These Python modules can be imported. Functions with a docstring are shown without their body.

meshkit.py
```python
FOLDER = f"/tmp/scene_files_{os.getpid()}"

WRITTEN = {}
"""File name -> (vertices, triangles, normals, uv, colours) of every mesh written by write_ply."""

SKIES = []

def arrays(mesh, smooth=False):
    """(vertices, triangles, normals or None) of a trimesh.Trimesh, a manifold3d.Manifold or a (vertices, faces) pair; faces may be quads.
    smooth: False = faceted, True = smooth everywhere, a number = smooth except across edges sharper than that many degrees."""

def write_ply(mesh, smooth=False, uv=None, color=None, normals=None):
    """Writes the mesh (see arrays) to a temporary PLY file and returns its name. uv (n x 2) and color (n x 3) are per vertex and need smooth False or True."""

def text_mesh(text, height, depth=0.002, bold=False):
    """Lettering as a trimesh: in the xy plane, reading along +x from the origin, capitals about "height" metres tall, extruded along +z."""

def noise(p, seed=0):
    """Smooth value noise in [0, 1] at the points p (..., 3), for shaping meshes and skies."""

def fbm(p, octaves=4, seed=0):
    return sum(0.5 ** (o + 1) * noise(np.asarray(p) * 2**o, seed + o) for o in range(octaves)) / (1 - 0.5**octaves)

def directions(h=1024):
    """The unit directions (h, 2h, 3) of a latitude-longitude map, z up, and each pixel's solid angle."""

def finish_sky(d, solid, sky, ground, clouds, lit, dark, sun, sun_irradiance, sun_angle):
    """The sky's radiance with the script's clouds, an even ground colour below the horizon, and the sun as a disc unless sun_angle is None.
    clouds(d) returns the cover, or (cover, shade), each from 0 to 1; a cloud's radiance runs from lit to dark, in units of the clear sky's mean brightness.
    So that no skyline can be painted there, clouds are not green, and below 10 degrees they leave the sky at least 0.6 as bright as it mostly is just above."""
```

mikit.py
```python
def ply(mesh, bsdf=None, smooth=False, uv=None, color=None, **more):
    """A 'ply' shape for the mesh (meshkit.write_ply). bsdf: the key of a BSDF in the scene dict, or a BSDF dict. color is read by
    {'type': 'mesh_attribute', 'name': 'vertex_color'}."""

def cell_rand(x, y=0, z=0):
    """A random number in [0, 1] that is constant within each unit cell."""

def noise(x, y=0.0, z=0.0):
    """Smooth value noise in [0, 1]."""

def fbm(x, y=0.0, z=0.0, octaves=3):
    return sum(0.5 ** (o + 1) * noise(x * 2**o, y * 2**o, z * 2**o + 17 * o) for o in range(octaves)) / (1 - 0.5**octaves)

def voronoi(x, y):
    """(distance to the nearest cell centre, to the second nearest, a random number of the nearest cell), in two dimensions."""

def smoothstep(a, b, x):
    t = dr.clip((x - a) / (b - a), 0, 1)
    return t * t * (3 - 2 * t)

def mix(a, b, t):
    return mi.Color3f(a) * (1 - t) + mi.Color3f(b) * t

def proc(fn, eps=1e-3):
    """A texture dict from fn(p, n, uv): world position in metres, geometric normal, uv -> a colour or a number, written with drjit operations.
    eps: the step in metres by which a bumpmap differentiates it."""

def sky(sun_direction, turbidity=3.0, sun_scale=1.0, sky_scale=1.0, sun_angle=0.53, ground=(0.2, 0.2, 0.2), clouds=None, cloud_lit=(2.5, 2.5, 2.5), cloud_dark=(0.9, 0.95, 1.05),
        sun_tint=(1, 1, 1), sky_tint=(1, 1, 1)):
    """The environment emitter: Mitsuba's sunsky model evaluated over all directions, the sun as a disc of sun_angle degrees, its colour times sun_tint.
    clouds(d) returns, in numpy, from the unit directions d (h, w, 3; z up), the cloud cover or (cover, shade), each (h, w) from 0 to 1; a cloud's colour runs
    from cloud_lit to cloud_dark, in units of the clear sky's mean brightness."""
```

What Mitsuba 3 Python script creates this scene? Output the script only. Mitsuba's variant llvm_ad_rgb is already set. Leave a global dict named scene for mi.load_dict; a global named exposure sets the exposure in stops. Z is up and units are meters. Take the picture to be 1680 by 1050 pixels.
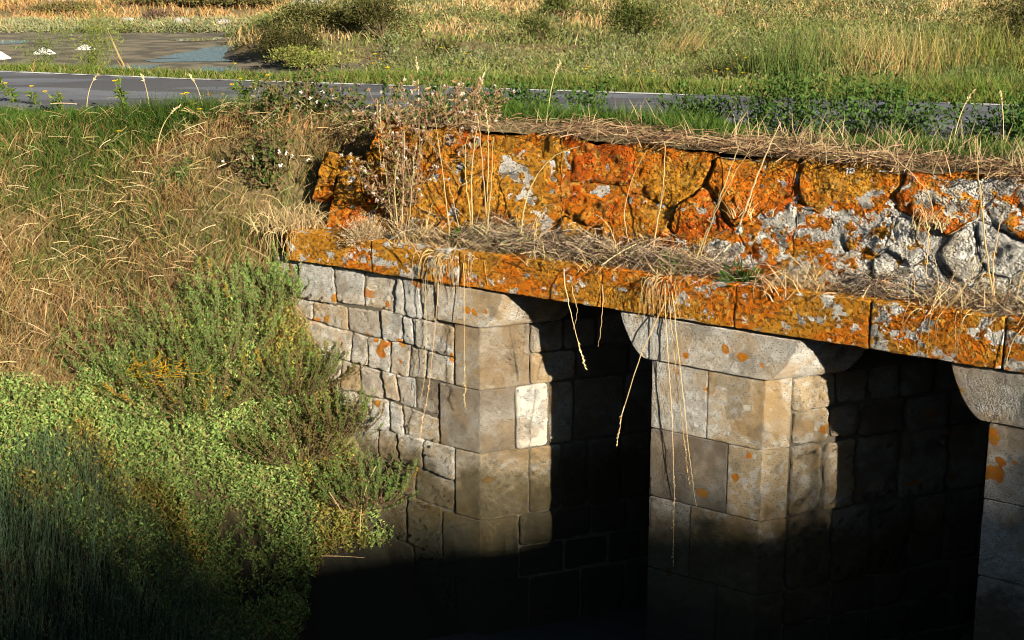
import math, random
import numpy as np, trimesh, shapely, mitsuba as mi, mikit, meshkit
import drjit as dr
from scipy.spatial import Delaunay, Voronoi
from mikit import noise, fbm, smoothstep, mix, voronoi
T = mi.ScalarTransform4f

# ---------------------------------------------------------------- camera, light, exposure
F, PITCH, EYE = 2600.0 / 1680, math.radians(14.0), np.array([0.0, 0.0, 1.6])
FW = np.array([0, math.cos(PITCH), -math.sin(PITCH)])
UP = np.array([0, math.sin(PITCH), math.cos(PITCH)])
scene, labels = {'type': 'scene'}, {}
scene['camera'] = {'type': 'perspective', 'fov': math.degrees(2 * math.atan(0.5 / F)), 'fov_axis': 'x', 'near_clip': 0.05, 'far_clip': 2000.0,
                   'to_world': T().look_at(origin=EYE.tolist(), target=(EYE + FW).tolist(), up=[0, 0, 1])}
SUN_AZ, SUN_EL = math.radians(31.0), math.radians(18.5)
scene['sky'] = mikit.sky([math.sin(SUN_AZ) * math.cos(SUN_EL), -math.cos(SUN_AZ) * math.cos(SUN_EL), math.sin(SUN_EL)],
                         turbidity=3.0, sun_scale=1.0, sky_scale=0.25, sun_angle=0.6, ground=(0.08, 0.08, 0.06), sun_tint=(.82, 1.0, 1.42))
exposure = 3.25

# ---------------------------------------------------------------- helpers
R = np.random.default_rng(7)
def lin(r, g, b):
    c = np.array([r, g, b]) / 255.0
    return np.where(c < 0.04045, c / 12.92, ((c + 0.055) / 1.055) ** 2.4)
def numbered(key):
    if key not in scene and key not in labels and not any(k.startswith(key + '__') for k in scene): return key
    i = 1
    while f'{key}_{i:03d}' in scene or f'{key}_{i:03d}' in labels or any(k.startswith(f'{key}_{i:03d}__') for k in scene): i += 1
    return f'{key}_{i:03d}'
COUNT = {}
def part(parent, name, shape):
    base = parent + '__' + name
    c = COUNT.get(base, 0); COUNT[base] = c + 1
    key = base if c == 0 else f'{base}_{c:03d}'
    scene[key] = shape
    return key
def thing(name, label, cat, group=None):
    key = numbered(name); labels[key] = {'label': label, 'category': cat}
    if group: labels[key]['group'] = group
    return key
def struct(name, shape, label, cat, kind='structure'):
    scene[name] = shape; labels[name] = {'label': label, 'category': cat, 'kind': kind}
def sstep(a, b, x):
    t = np.clip((x - a) / (b - a), 0, 1); return t * t * (3 - 2 * t)
def nz(x, y, f, seed=0, octaves=3):
    p = np.stack([np.asarray(x, float) * f, np.asarray(y, float) * f, np.zeros_like(np.asarray(x, float))], -1)
    return meshkit.fbm(p, octaves, seed)

# the bridge's own axes: E along the face (to the right), N out of the face, RV along the piers (skew), NR across the channel
A, B = math.radians(53.6), math.radians(68.0)
E = np.array([math.sin(A), -math.cos(A), 0]); N = np.array([-math.cos(A), -math.sin(A), 0])
RV = np.array([math.sin(B), math.cos(B), 0]); NR = np.array([-math.cos(B), math.sin(B), 0])
P1 = np.array([-0.2096, 10.0, 0.0]); Z = np.array([0, 0, 1.0])
def FP(s, z, o=0.0):
    s, z, o = np.broadcast_arrays(np.asarray(s, float), np.asarray(z, float), np.asarray(o, float))
    return P1 + s[..., None] * E + o[..., None] * N + z[..., None] * Z
def so(x, y): dx, dy = x - P1[0], y - P1[1]; return dx * E[0] + dy * E[1], dx * N[0] + dy * N[1]

# ---------------------------------------------------------------- ground shape
MARSH = shapely.Polygon([(-14, 23.5), (-5.5, 23.6), (-3.0, 24.2), (-1.0, 24.5), (0.8, 24.6), (0.6, 25.6), (-1.5, 26.4), (-3.4, 27.0), (-4.6, 27.6), (-5.3, 29), (-5.6, 31.5), (-5.8, 35.5), (-7, 36.2), (-20, 36.4), (-20, 24)])
shapely.prepare(MARSH)
ROAD_FAR = np.array([(-60, 22), (-30, 21.6), (-14, 19.9), (-9, 18.85), (-5.24, 17.62), (-3.92, 17.03), (-3.06, 16.77), (-1.07, 16.13), (1.39, 15.35), (2.58, 14.93), (4.6, 14.35), (8, 13.2), (14, 11.2), (40, 2)])
def road_far_y(x): return np.interp(x, ROAD_FAR[:, 0], ROAD_FAR[:, 1])
def ground_z(x, y):
    x, y = np.asarray(x, float), np.asarray(y, float)
    q, a = x * NR[0] + y * NR[1], x * RV[0] + y * RV[1]
    s, o = so(x, y)
    left = np.interp(q, [5.2, 7.0, 8.9, 9.9, 10.3, 10.65, 11.2, 11.8, 12.7, 13.5], [-3.4, -3.2, -2.55, -1.95, -1.66, -1.42, -1.1, -.85, -.4, -.03])
    near = np.interp(q, [5.2, 9.2, 9.7, 10.0, 10.3, 10.6, 10.9, 11.5, 12.3, 13.5], [-3.4, -3.25, -2.95, -2.55, -1.9, -1.25, -.72, -.35, -.03, 0.0])
    t = sstep(1.0, 2.5, a)
    z = left * (1 - t) + near * t
    z = z + 0.10 * (nz(x, y, 1.1, 3) - .5) * np.clip((q - 8) / 2, 0, 1) * (1 - sstep(13, 14.2, q))
    z = z + .42 * sstep(-.12, -.6, o) * sstep(-3.6, -2.2, s) * (1 - sstep(-1.9, -1.0, s)) * (1 - sstep(12.0, 13.0, q)) * (1 - sstep(-.9, -1.5, o))
    bank = np.interp(q, [-40, 1.55, 2.2, 3.0, 5.0, 5.6], [0.06, 0.06, -.08, -.65, -2.7, -3.4])
    z = np.maximum(z, bank)
    behind = sstep(-3.2, -4.2, o) * sstep(-2.0, 0.5, s)
    z = z * (1 - behind) + behind * np.maximum(z, -0.02)
    # beyond the road: marsh on the left, hummocky scrub on the right
    d = y - road_far_y(x)
    far = -0.30 * sstep(0.3, 3.0, d) + 0.22 * (nz(x, y, .35, 5) - .5) * sstep(1, 4, d) + 0.0
    dist = np.where(shapely.contains_xy(MARSH, x, y), -1, 1) * shapely.distance(MARSH.exterior, shapely.points(x, y))
    far = far - .38 * sstep(.3, 3.4, d) * sstep(-1.2, -2.6, x) * (1 - sstep(26, 30, y))
    far = far + 0.25 * sstep(30, 42, y) * sstep(-6, -2, x)
    dike = 0.14 * np.exp(-((y - 37.4) / .8) ** 2) + 0.36 * sstep(39.5, 43.5, y)
    lf = sstep(-4.5, -6.5, x)
    far = far * (1 - lf) + lf * (np.where(y > 36, -0.75 + dike, np.minimum(far, -.25 * sstep(.4, 3, d))) + .10 * (nz(x, y, .4, 9) - .5) * sstep(36, 38, y))
    far = np.where(dist < 0.9, -0.75 + (far + .75) * sstep(0.0, 0.9, dist), far)
    far = far - 0.004 * np.clip(y - 60, 0, 400) * 0
    return np.where(d > 0.25, far * sstep(0.25, 0.8, d) + z * (1 - sstep(0.25, .8, d)), z)

def cull(P, margin=0.12):
    """keeps what stands in or just beside the view"""
    D = P - EYE; k = D @ FW
    u, v = D[:, 0] / np.maximum(k, .1), (D @ UP) / np.maximum(k, .1)
    return (k > .5) & (np.abs(u) < .5 / F + margin) & (np.abs(v) < .3125 / F + margin)

# ---------------------------------------------------------------- materials
def C(*c): return mi.Color3f(*[float(v) for v in c])
def bs(fn, rough=.95, bump=None, bump_eps=3e-3, spec=.25):
    b = {'type': 'principled', 'base_color': mikit.proc(fn), 'roughness': rough, 'specular': spec}
    if bump is not None: b = {'type': 'bumpmap', 'nested_texture': mikit.proc(bump, bump_eps), 'scale': 1.0, 'bsdf': b}
    return {'type': 'twosided', 'nested': b}
def rough_bump(amp, f):
    def fn(p, n, uv): return amp * (fbm(p.x * f, p.y * f, p.z * f, 4) + .6 * noise(p.x * f * 5, p.y * f * 5, p.z * f * 5))
    return fn
GREY, TAN, BROWN = (.50, .495, .475), (.54, .43, .28), (.115, .092, .072)
ORANGE, OCHRE, YELL, WHITE = (.50, .145, .006), (.40, .18, .012), (.50, .28, .03), (.62, .60, .55)
SPOTS = [(-.80, -.90, .026), (-1.28, -.92, .028), (-.83, -1.19, .035), (-.86, -1.245, .045), (-.90, -1.17, .02), (-.78, -1.175, .02), (-.68, -1.15, .028), (-.655, -1.16, .024),
         (-.235, -1.19, .03), (-.89, -1.62, .025), (-1.36, -1.09, .03), (3.41, -1.02, .055), (3.47, -1.15, .03), (3.44, -1.22, .055), (3.4, -1.25, .025), (3.19, -.80, .05),
         (1.90, -1.58, .03), (1.98, -1.42, .022), (1.93, -.83, .03), (-.08, -.83, .025), (-.03, -.84, .025), (.06, -.83, .02), (1.55, -.88, .02), (1.82, -.80, .025)]
def wall_col(p, n, uv):
    s = (p.x - P1[0]) * E[0] + (p.y - P1[1]) * E[1]
    big = fbm(p.x * 5, p.y * 5, p.z * 5, 3)
    fine = fbm(p.x * 34, p.y * 34, p.z * 34, 3)
    speck = noise(p.x * 150, p.y * 150, p.z * 150)
    c = mix(GREY, TAN, dr.clip(uv.x * 1.1 - .15 + (big - .5) * 1.0, 0, 1))
    c = mix(c, (.66, .66, .64), smoothstep(.50, .62, fbm(p.x * 24, p.y * 24 + 8, p.z * 24, 4)) * .7 * (1 - .6 * dr.clip(uv.y, 0, 1)))
    c = mix(c, (.10, .095, .09), smoothstep(.58, .85, speck) * .7)
    och = smoothstep(.50, .64, fbm(p.x * 6 + 15, p.y * 6, p.z * 4, 4))
    c = mix(c, (.40, .26, .11), och * (.35 + .4 * dr.clip(uv.x, 0, 1)))
    c = mix(c, (.11, .095, .075), smoothstep(.54, .68, fbm(p.x * 9 + 5, p.y * 9, p.z * 6, 4)) * .42)
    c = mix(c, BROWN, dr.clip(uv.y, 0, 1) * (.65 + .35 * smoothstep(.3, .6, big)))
    c = mix(c, (.74, .71, .62), dr.clip(-uv.x, 0, 1) * .8 * smoothstep(.43, .53, fbm(p.x * 9, p.y * 9, p.z * 9, 4)))
    w = fbm(p.x * 22, p.y * 22, p.z * 22 + 7, 2) - .5
    lich = mi.Float(0)
    for a, b, r in SPOTS:
        dd = dr.sqrt(dr.square(s - a) + dr.square(p.z - b)) + w * r * 1.4
        lich = dr.maximum(lich, 1 - smoothstep(r * .75, r, dd))
    lich = dr.maximum(lich, smoothstep(.735, .76, fbm(p.x * 7 + 3, p.y * 7, p.z * 7, 4)) * .9)
    c = mix(c, mix(ORANGE, OCHRE, smoothstep(.35, .6, fine)), lich * .95)
    # tide stain: algae below the high water line
    st = 1 - smoothstep(-2.10, -1.66, p.z + (big - .5) * .55 + (fine - .5) * .2)
    c = mix(c, mix((.045, .038, .022), (.10, .075, .025), fine), st * .88)
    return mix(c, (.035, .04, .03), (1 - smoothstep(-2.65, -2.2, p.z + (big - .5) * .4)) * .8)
def lichen_col(cover_bias, red):
    def fn(p, n, uv):
        big = fbm(p.x * 2.6, p.y * 2.6, p.z * 2.6, 3)
        mid = fbm(p.x * 15 + 4, p.y * 15, p.z * 15, 5)
        fine = fbm(p.x * 55, p.y * 55, p.z * 55, 3)
        gran = noise(p.x * 120, p.y * 120, p.z * 120)
        c = mix((.46, .455, .44), (.46, .41, .31), dr.clip(uv.x + (mid - .5) * 2, 0, 1))
        c = mix(c, (.68, .67, .63), smoothstep(.52, .58, fbm(p.x * 10 + 9, p.y * 10, p.z * 10, 4)) * .85)
        c = mix(c, (.055, .05, .045), smoothstep(.53, .62, fbm(p.x * 19 + 30, p.y * 19, p.z * 19, 4)) * .6)
        c = mix(c, (.10, .095, .085), smoothstep(.60, .8, gran) * .5)
        cov = smoothstep(.482, .518, mid * .56 + big * .24 + fine * .22 + cover_bias + (uv.y - .62) * .34)
        hue = fbm(p.x * 3.1 + 7, p.y * 3.1 + 3, p.z * 3.1, 3) + (uv.x - .5) * .28 - (.07 if red < .5 else 0)
        o = mix((.47, .205, .018), (.53, .15, .007), smoothstep(.36, .50, hue))
        o = mix(o, (.44, .075, .006), smoothstep(.52, .66, hue) * red)
        o = mix(o, (.58, .36, .07), smoothstep(.56, .68, fbm(p.x * 26 + 2, p.y * 26, p.z * 26, 3)) * .6)
        o = mix(o, (.10, .05, .012), smoothstep(.52, .64, fine) * .75)
        o = mix(o, (.22, .12, .03), smoothstep(.55, .66, fbm(p.x * 17 + 50, p.y * 17, p.z * 17, 3)) * .4)
        return mix(c, o, cov)
    return fn
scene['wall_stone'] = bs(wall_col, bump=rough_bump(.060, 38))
scene['coping_lichen'] = bs(lichen_col(.040, .12), bump=rough_bump(.045, 34))
scene['rubble_lichen'] = bs(lichen_col(.016, .85), bump=rough_bump(.055, 30))
def mortar_col(p, n, uv):
    f = fbm(p.x * 20, p.y * 20, p.z * 20, 3)
    return mix((.07, .062, .05), (.17, .15, .115), f)
scene['mortar'] = bs(mortar_col)
def soil_col(p, n, uv):
    f, g = fbm(p.x * 3, p.y * 3, p.z * 3, 4), fbm(p.x * 40, p.y * 40, p.z * 40, 2)
    c = mix((.16, .115, .06), (.09, .085, .04), f)
    c = mix(c, (.26, .19, .095), smoothstep(.45, .7, g) * .6)
    c = mix(c, mix((.13, .115, .085), (.065, .06, .05), smoothstep(.35, .65, f)), (1 - smoothstep(-.72, -.60, p.z)) * smoothstep(20., 22., p.y))
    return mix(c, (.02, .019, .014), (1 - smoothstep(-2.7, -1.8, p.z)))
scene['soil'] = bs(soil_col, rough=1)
def asphalt_col(p, n, uv):
    f = noise(p.x * 90, p.y * 90, 3); g = fbm(p.x * 1.3, p.y * 2.6, 0, 4)
    c = mix((.082, .090, .110), (.13, .14, .165), f * .55 + smoothstep(.35, .65, g) * .45)
    c = mix(c, (.06, .06, .066), smoothstep(.50, .62, fbm(p.x * .8 + 4, p.y * 3, 1, 3)) * .75)
    return c
scene['asphalt'] = bs(asphalt_col, rough=.9, bump=lambda p, n, uv: .004 * noise(p.x * 120, p.y * 120, 0))
def paint_col(p, n, uv):
    f = fbm(p.x * 9, p.y * 14, 0, 4)
    return mix((.50, .50, .49), (.12, .125, .14), smoothstep(.46, .54, f * .5 + .5 * fbm(p.x * 1.1, 0, 2, 3)))
scene['road_paint'] = bs(paint_col, rough=.8)
scene['water_surface'] = {'type': 'twosided', 'nested': {'type': 'bumpmap', 'nested_texture': mikit.proc(lambda p, n, uv: .0012 * fbm(p.x * 5, p.y * 5, 0, 2), 5e-3), 'scale': 1.0,
    'bsdf': {'type': 'principled', 'base_color': {'type': 'rgb', 'value': [.05, .06, .06]}, 'roughness': .02, 'specular': .6}}}
scene['leaf'] = {'type': 'principledthin', 'base_color': {'type': 'mesh_attribute', 'name': 'vertex_color'}, 'roughness': .6, 'diff_trans': .5, 'eta': 1.35}
scene['straw'] = {'type': 'twosided', 'nested': {'type': 'diffuse', 'reflectance': {'type': 'mesh_attribute', 'name': 'vertex_color'}}}
def salt_col(p, n, uv): return mix((.80, .80, .80), (.62, .62, .60), fbm(p.x * 12, p.y * 12, p.z * 12, 3))
scene['salt'] = bs(salt_col, rough=.8)

# ---------------------------------------------------------------- stone makers
def block(c8, rr=.014, amp=.005, freq=9., step=.02, seed=0, rough=.3, warp=None, tint=(.3, 0.), bsdf='wall_stone', back=False):
    """a dressed or rubble block: c8[i][j][k] corners (i along, j up, k into the wall), rounded edges, rough skin"""
    c8 = np.asarray(c8, float)
    dims = np.array([np.linalg.norm(c8[1] - c8[0], axis=-1).mean(), np.linalg.norm(c8[:, 1] - c8[:, 0], axis=-1).mean(), np.linalg.norm(c8[:, :, 1] - c8[:, :, 0], axis=-1).mean()])
    rr = min(rr, dims.min() * .3)
    ax = []
    for L in dims:
        n = max(2, int((L - 2 * rr) / step))
        ax.append(np.concatenate([[0, rr * .35], np.linspace(rr, L - rr, n + 1), [L - rr * .35, L]]))
    V, Fc, base = [], [], 0
    for d in range(3):
        for side in (0, 1):
            if d == 2 and side == 1 and not back: continue
            u, v = [k for k in range(3) if k != d]
            U, W = np.meshgrid(ax[u], ax[v], indexing='ij')
            P = np.zeros(U.shape + (3,)); P[..., u], P[..., v], P[..., d] = U, W, dims[d] * side
            idx = base + np.arange(U.size).reshape(U.shape)
            V.append(P.reshape(-1, 3)); base += U.size
            a_, b_, c_, d_ = idx[:-1, :-1].ravel(), idx[1:, :-1].ravel(), idx[1:, 1:].ravel(), idx[:-1, 1:].ravel()
            Fc.append(np.concatenate([np.stack([a_, b_, c_], 1), np.stack([a_, c_, d_], 1)]))
    V, Fc = np.vstack(V), np.vstack(Fc)
    key = np.round(V * 1e5).astype(np.int64)
    _, first, inv = np.unique(key, axis=0, return_index=True, return_inverse=True)
    V, Fc = V[first], inv.ravel()[Fc]
    inner = np.clip(V, rr, dims - rr); dv = V - inner
    ln = np.linalg.norm(dv, axis=1, keepdims=True)
    Nn = dv / np.maximum(ln, 1e-9)
    V = inner + rr * Nn
    t = V / dims
    def tri(t):
        i, j, k = t[:, 0:1], t[:, 1:2], t[:, 2:3]
        return (((c8[0, 0, 0] * (1 - k) + c8[0, 0, 1] * k) * (1 - j) + (c8[0, 1, 0] * (1 - k) + c8[0, 1, 1] * k) * j) * (1 - i)
                + ((c8[1, 0, 0] * (1 - k) + c8[1, 0, 1] * k) * (1 - j) + (c8[1, 1, 0] * (1 - k) + c8[1, 1, 1] * k) * j) * i)
    W = tri(t)
    Nw = tri(np.clip(t + Nn * .02 / dims, -1, 2)) - W
    Nw /= np.linalg.norm(Nw, axis=1, keepdims=True) + 1e-12
    if warp is not None: W = warp(W)
    h = (meshkit.fbm(W * freq, 3, seed) - .5) * 2 + rough * (meshkit.fbm(W * freq * 4.5, 2, seed + 9) - .5) * 2
    W = W + Nw * (amp * h)[:, None]
    cen = W.mean(0)
    fn = np.cross(W[Fc[:, 1]] - W[Fc[:, 0]], W[Fc[:, 2]] - W[Fc[:, 0]])
    flip = ((W[Fc].mean(1) - cen) * fn).sum(1) < 0
    Fc[flip] = Fc[flip][:, ::-1]
    return mikit.ply((W, Fc), bsdf, smooth=True, uv=np.tile(np.array(tint, float), (len(W), 1)))

def wall_quad(tl, tr, br, bl, depth, gap=.006, o=0.0, dirv=None, frame=FP):
    """corner array of a block whose front quad is given as (along, z) corners"""
    dirv = -N if dirv is None else dirv
    c = np.zeros((2, 2, 2, 3))
    for (i, j), (a, z) in {(0, 1): (tl[0] + gap, tl[1] - gap), (1, 1): (tr[0] - gap, tr[1] - gap), (1, 0): (br[0] - gap, br[1] + gap), (0, 0): (bl[0] + gap, bl[1] + gap)}.items():
        c[i, j, 0] = frame(a, z, o); c[i, j, 1] = c[i, j, 0] + dirv * depth
    return c

def poly_stone(poly, to_world, th, amp, seed, tint, bsdf, res=.022, edge=.014, freq=8.):
    """an irregular rubble stone: outline poly in the wall's own plane, domed and broken surface, sides running back into the wall"""
    ext = poly.exterior; n = max(8, int(ext.length / res))
    bd = np.array([ext.interpolate(k / n, normalized=True).coords[0] for k in range(n)])
    x0, y0, x1, y1 = poly.bounds
    gx, gy = np.meshgrid(np.arange(x0, x1, res), np.arange(y0, y1, res))
    g = np.stack([gx.ravel(), gy.ravel()], 1) + np.random.default_rng(seed).uniform(-.3, .3, (gx.size, 2)) * res
    g = g[shapely.contains_xy(poly.buffer(-res * .55), g[:, 0], g[:, 1])]
    p = np.vstack([bd, g]); tr = Delaunay(p).simplices
    cc = p[tr].mean(1); tr = tr[shapely.contains_xy(poly, cc[:, 0], cc[:, 1])]
    dist = shapely.distance(ext, shapely.points(p)); dist[:n] = 0
    rng = np.random.default_rng(seed + 5)
    tilt = rng.uniform(-.10, .10, 2); cen = p.mean(0)
    P3 = np.stack([p[:, 0] * 1.0, p[:, 1] * 1.0, np.full(len(p), seed * .37)], 1)
    facet = np.abs(meshkit.fbm(P3 * freq * .7, 2, seed) - .5) * 2
    h = th * (1 - np.exp(-dist / edge)) + (p - cen) @ tilt * np.minimum(dist / edge, 1) + amp * ((meshkit.fbm(P3 * freq, 4, seed) - .5) * 2 - .8 * facet + .35 * (meshkit.fbm(P3 * freq * 5, 2, seed + 3) - .5)) * np.minimum(.25 + dist / edge, 1)
    v = to_world(p[:, 0], p[:, 1], h)
    vb = to_world(bd[:, 0], bd[:, 1], np.full(n, -.12))
    k = np.arange(n); k2 = (k + 1) % n
    cr = np.cross(p[tr[:, 1]] - p[tr[:, 0]], p[tr[:, 2]] - p[tr[:, 0]])
    tr[cr < 0] = tr[cr < 0][:, ::-1]
    sk = np.vstack([np.stack([k, len(p) + k, len(p) + k2], 1), np.stack([k, len(p) + k2, k2], 1)])
    W, Fc = np.vstack([v, vb]), np.vstack([tr, sk])
    return mikit.ply((W, Fc), bsdf, smooth=True, uv=np.tile(np.array(tint, float), (len(W), 1)))

def prism(plan, z0, z1, bsdf):
    m = trimesh.creation.extrude_polygon(shapely.Polygon([(p[0], p[1]) for p in plan]), z1 - z0, engine='earcut'); m.apply_translation([0, 0, z0])
    return mikit.ply(m, bsdf)

# ---------------------------------------------------------------- ground, road, water
def axis_grid(segs):
    return np.unique(np.concatenate([np.arange(a, b, d) for a, b, d in segs] + [[segs[-1][1]]]).round(4))
gx = axis_grid([(-400, -40, 30), (-40, -16, 1.5), (-16, -7, .3), (-7, 7, .12), (7, 16, .3), (16, 40, 1.5), (40, 400, 30)])
gy = axis_grid([(-60, -4, 4), (-4, 5, .25), (5, 18, .12), (18, 40, .2), (40, 60, .6), (60, 120, 4), (120, 900, 40)])
GX, GY = np.meshgrid(gx, gy, indexing='ij')
GZ = ground_z(GX, GY)
ii = np.arange(GX.size).reshape(GX.shape)
quads = np.stack([ii[:-1, :-1].ravel(), ii[1:, :-1].ravel(), ii[1:, 1:].ravel(), ii[:-1, 1:].ravel()], 1)
struct('ground', mikit.ply((np.stack([GX.ravel(), GY.ravel(), GZ.ravel()], 1), quads), 'soil', smooth=True), 'brown earth of the bank, verges and marsh', 'ground')

rx = np.concatenate([np.arange(-40, -8, 1.0), np.arange(-8, 8, .25), np.arange(8, 30, 1.0)])
def road_pt(off):
    y = road_far_y(rx); tx = np.gradient(rx); ty = np.gradient(np.convolve(np.pad(y, 4, 'edge'), np.ones(9) / 9, 'valid')); L = np.hypot(tx, ty)
    ys = np.convolve(np.pad(y, 4, mode='reflect', reflect_type='odd'), np.ones(9) / 9, 'valid')
    return np.stack([rx + ty / L * off, ys - tx / L * off], 1)
def strip(o0, o1, z0, z1=None, cuts=1):
    a, b = road_pt(o0), road_pt(o1); n = len(a)
    v = np.vstack([np.c_[a, np.full(n, z0)], np.c_[b, np.full(n, z0 if z1 is None else z1)]])
    k = np.arange(n - 1)
    return v, np.stack([k, n + k, n + k + 1, k + 1], 1)
road_v, road_f = strip(0.0, 2.75, .03)
sk1 = strip(-.10, 0.0, -.12, .03); sk2 = strip(2.75, 2.9, .03, -.1)
m = trimesh.util.concatenate([trimesh.Trimesh(v, trimesh.geometry.triangulate_quads(f), process=False) for v, f in ((road_v, road_f), sk1, sk2)])
struct('road', mikit.ply(m, 'asphalt'), 'narrow grey asphalt road crossing behind the bridge', 'road')
scene['road__edge_line'] = mikit.ply(strip(.06, .15, .034), 'road_paint')
labels['road__edge_line'] = {'label': 'worn white line painted along the far road edge'}

def flat_poly(pts, z, seed, wob=.12):
    p = shapely.Polygon(pts).segmentize(.25)
    xy = np.array(p.exterior.coords)[:-1]
    xy = xy + wob * (np.stack([nz(xy[:, 0] + 3, xy[:, 1], 1.3, seed), nz(xy[:, 0] + 40, xy[:, 1], 1.3, seed + 1)], 1) - .5) * 2
    v, f = trimesh.creation.triangulate_polygon(shapely.Polygon(xy).buffer(0), engine='earcut')
    return np.c_[v, np.full(len(v), z)], f
POOLS = [([(-6.45, 29.0), (-6.05, 31.1), (-5.75, 32.6), (-5.2, 32.9), (-5.0, 31), (-4.75, 28.4), (-6.3, 28.2), (-6.6, 28.6), (-5.9, 28.95)], 'largest blue pool in the marsh mud, a bright wedge beside the dark bush'),
         ([(-7.2, 34.2), (-6.2, 34.5), (-6.15, 33.6), (-6.7, 33.3), (-7.2, 33.5)], 'thin blue pool behind the largest wedge shaped marsh pool'),
         ([(-7.0, 27.4), (-6.1, 27.6), (-6.1, 26.6), (-6.6, 26.3), (-7.0, 26.6)], 'small pale pool behind the verge grass in front of the wedge shaped pool'),
         ([(-11.6, 33.6), (-10.05, 33.7), (-10.0, 32.6), (-11.5, 32.3)], 'blue strip of water at the left edge of the marsh'),
         ([(-5.3, 27.2), (-4.3, 27.0), (-4.3, 26.2), (-5.2, 26.3)], 'broken sliver of water seen through the verge flowers'),
         ([(-13.2, 37.0), (-12.2, 36.6), (-12.2, 35.9), (-13.4, 36.0)], 'far sliver of water at the left, below the pale bank')]
for i, (pts, lab) in enumerate(POOLS):
    struct('pool' if i == 0 else f'pool_{i:03d}', mikit.ply(flat_poly(pts, -.742, 30 + i), 'water_surface'), lab, 'water')
w = [P1 + a * RV + b * NR for a, b in ((-30, -4.6), (7.5, -4.6), (7.5, .6), (-30, .6))]
v = np.array([[p[0], p[1], -3.12] for p in w])
struct('channel_water', mikit.ply((v, np.array([[0, 1, 2], [0, 2, 3]])), 'water_surface'), 'dark water of the channel running under the bridge', 'water')

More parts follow.
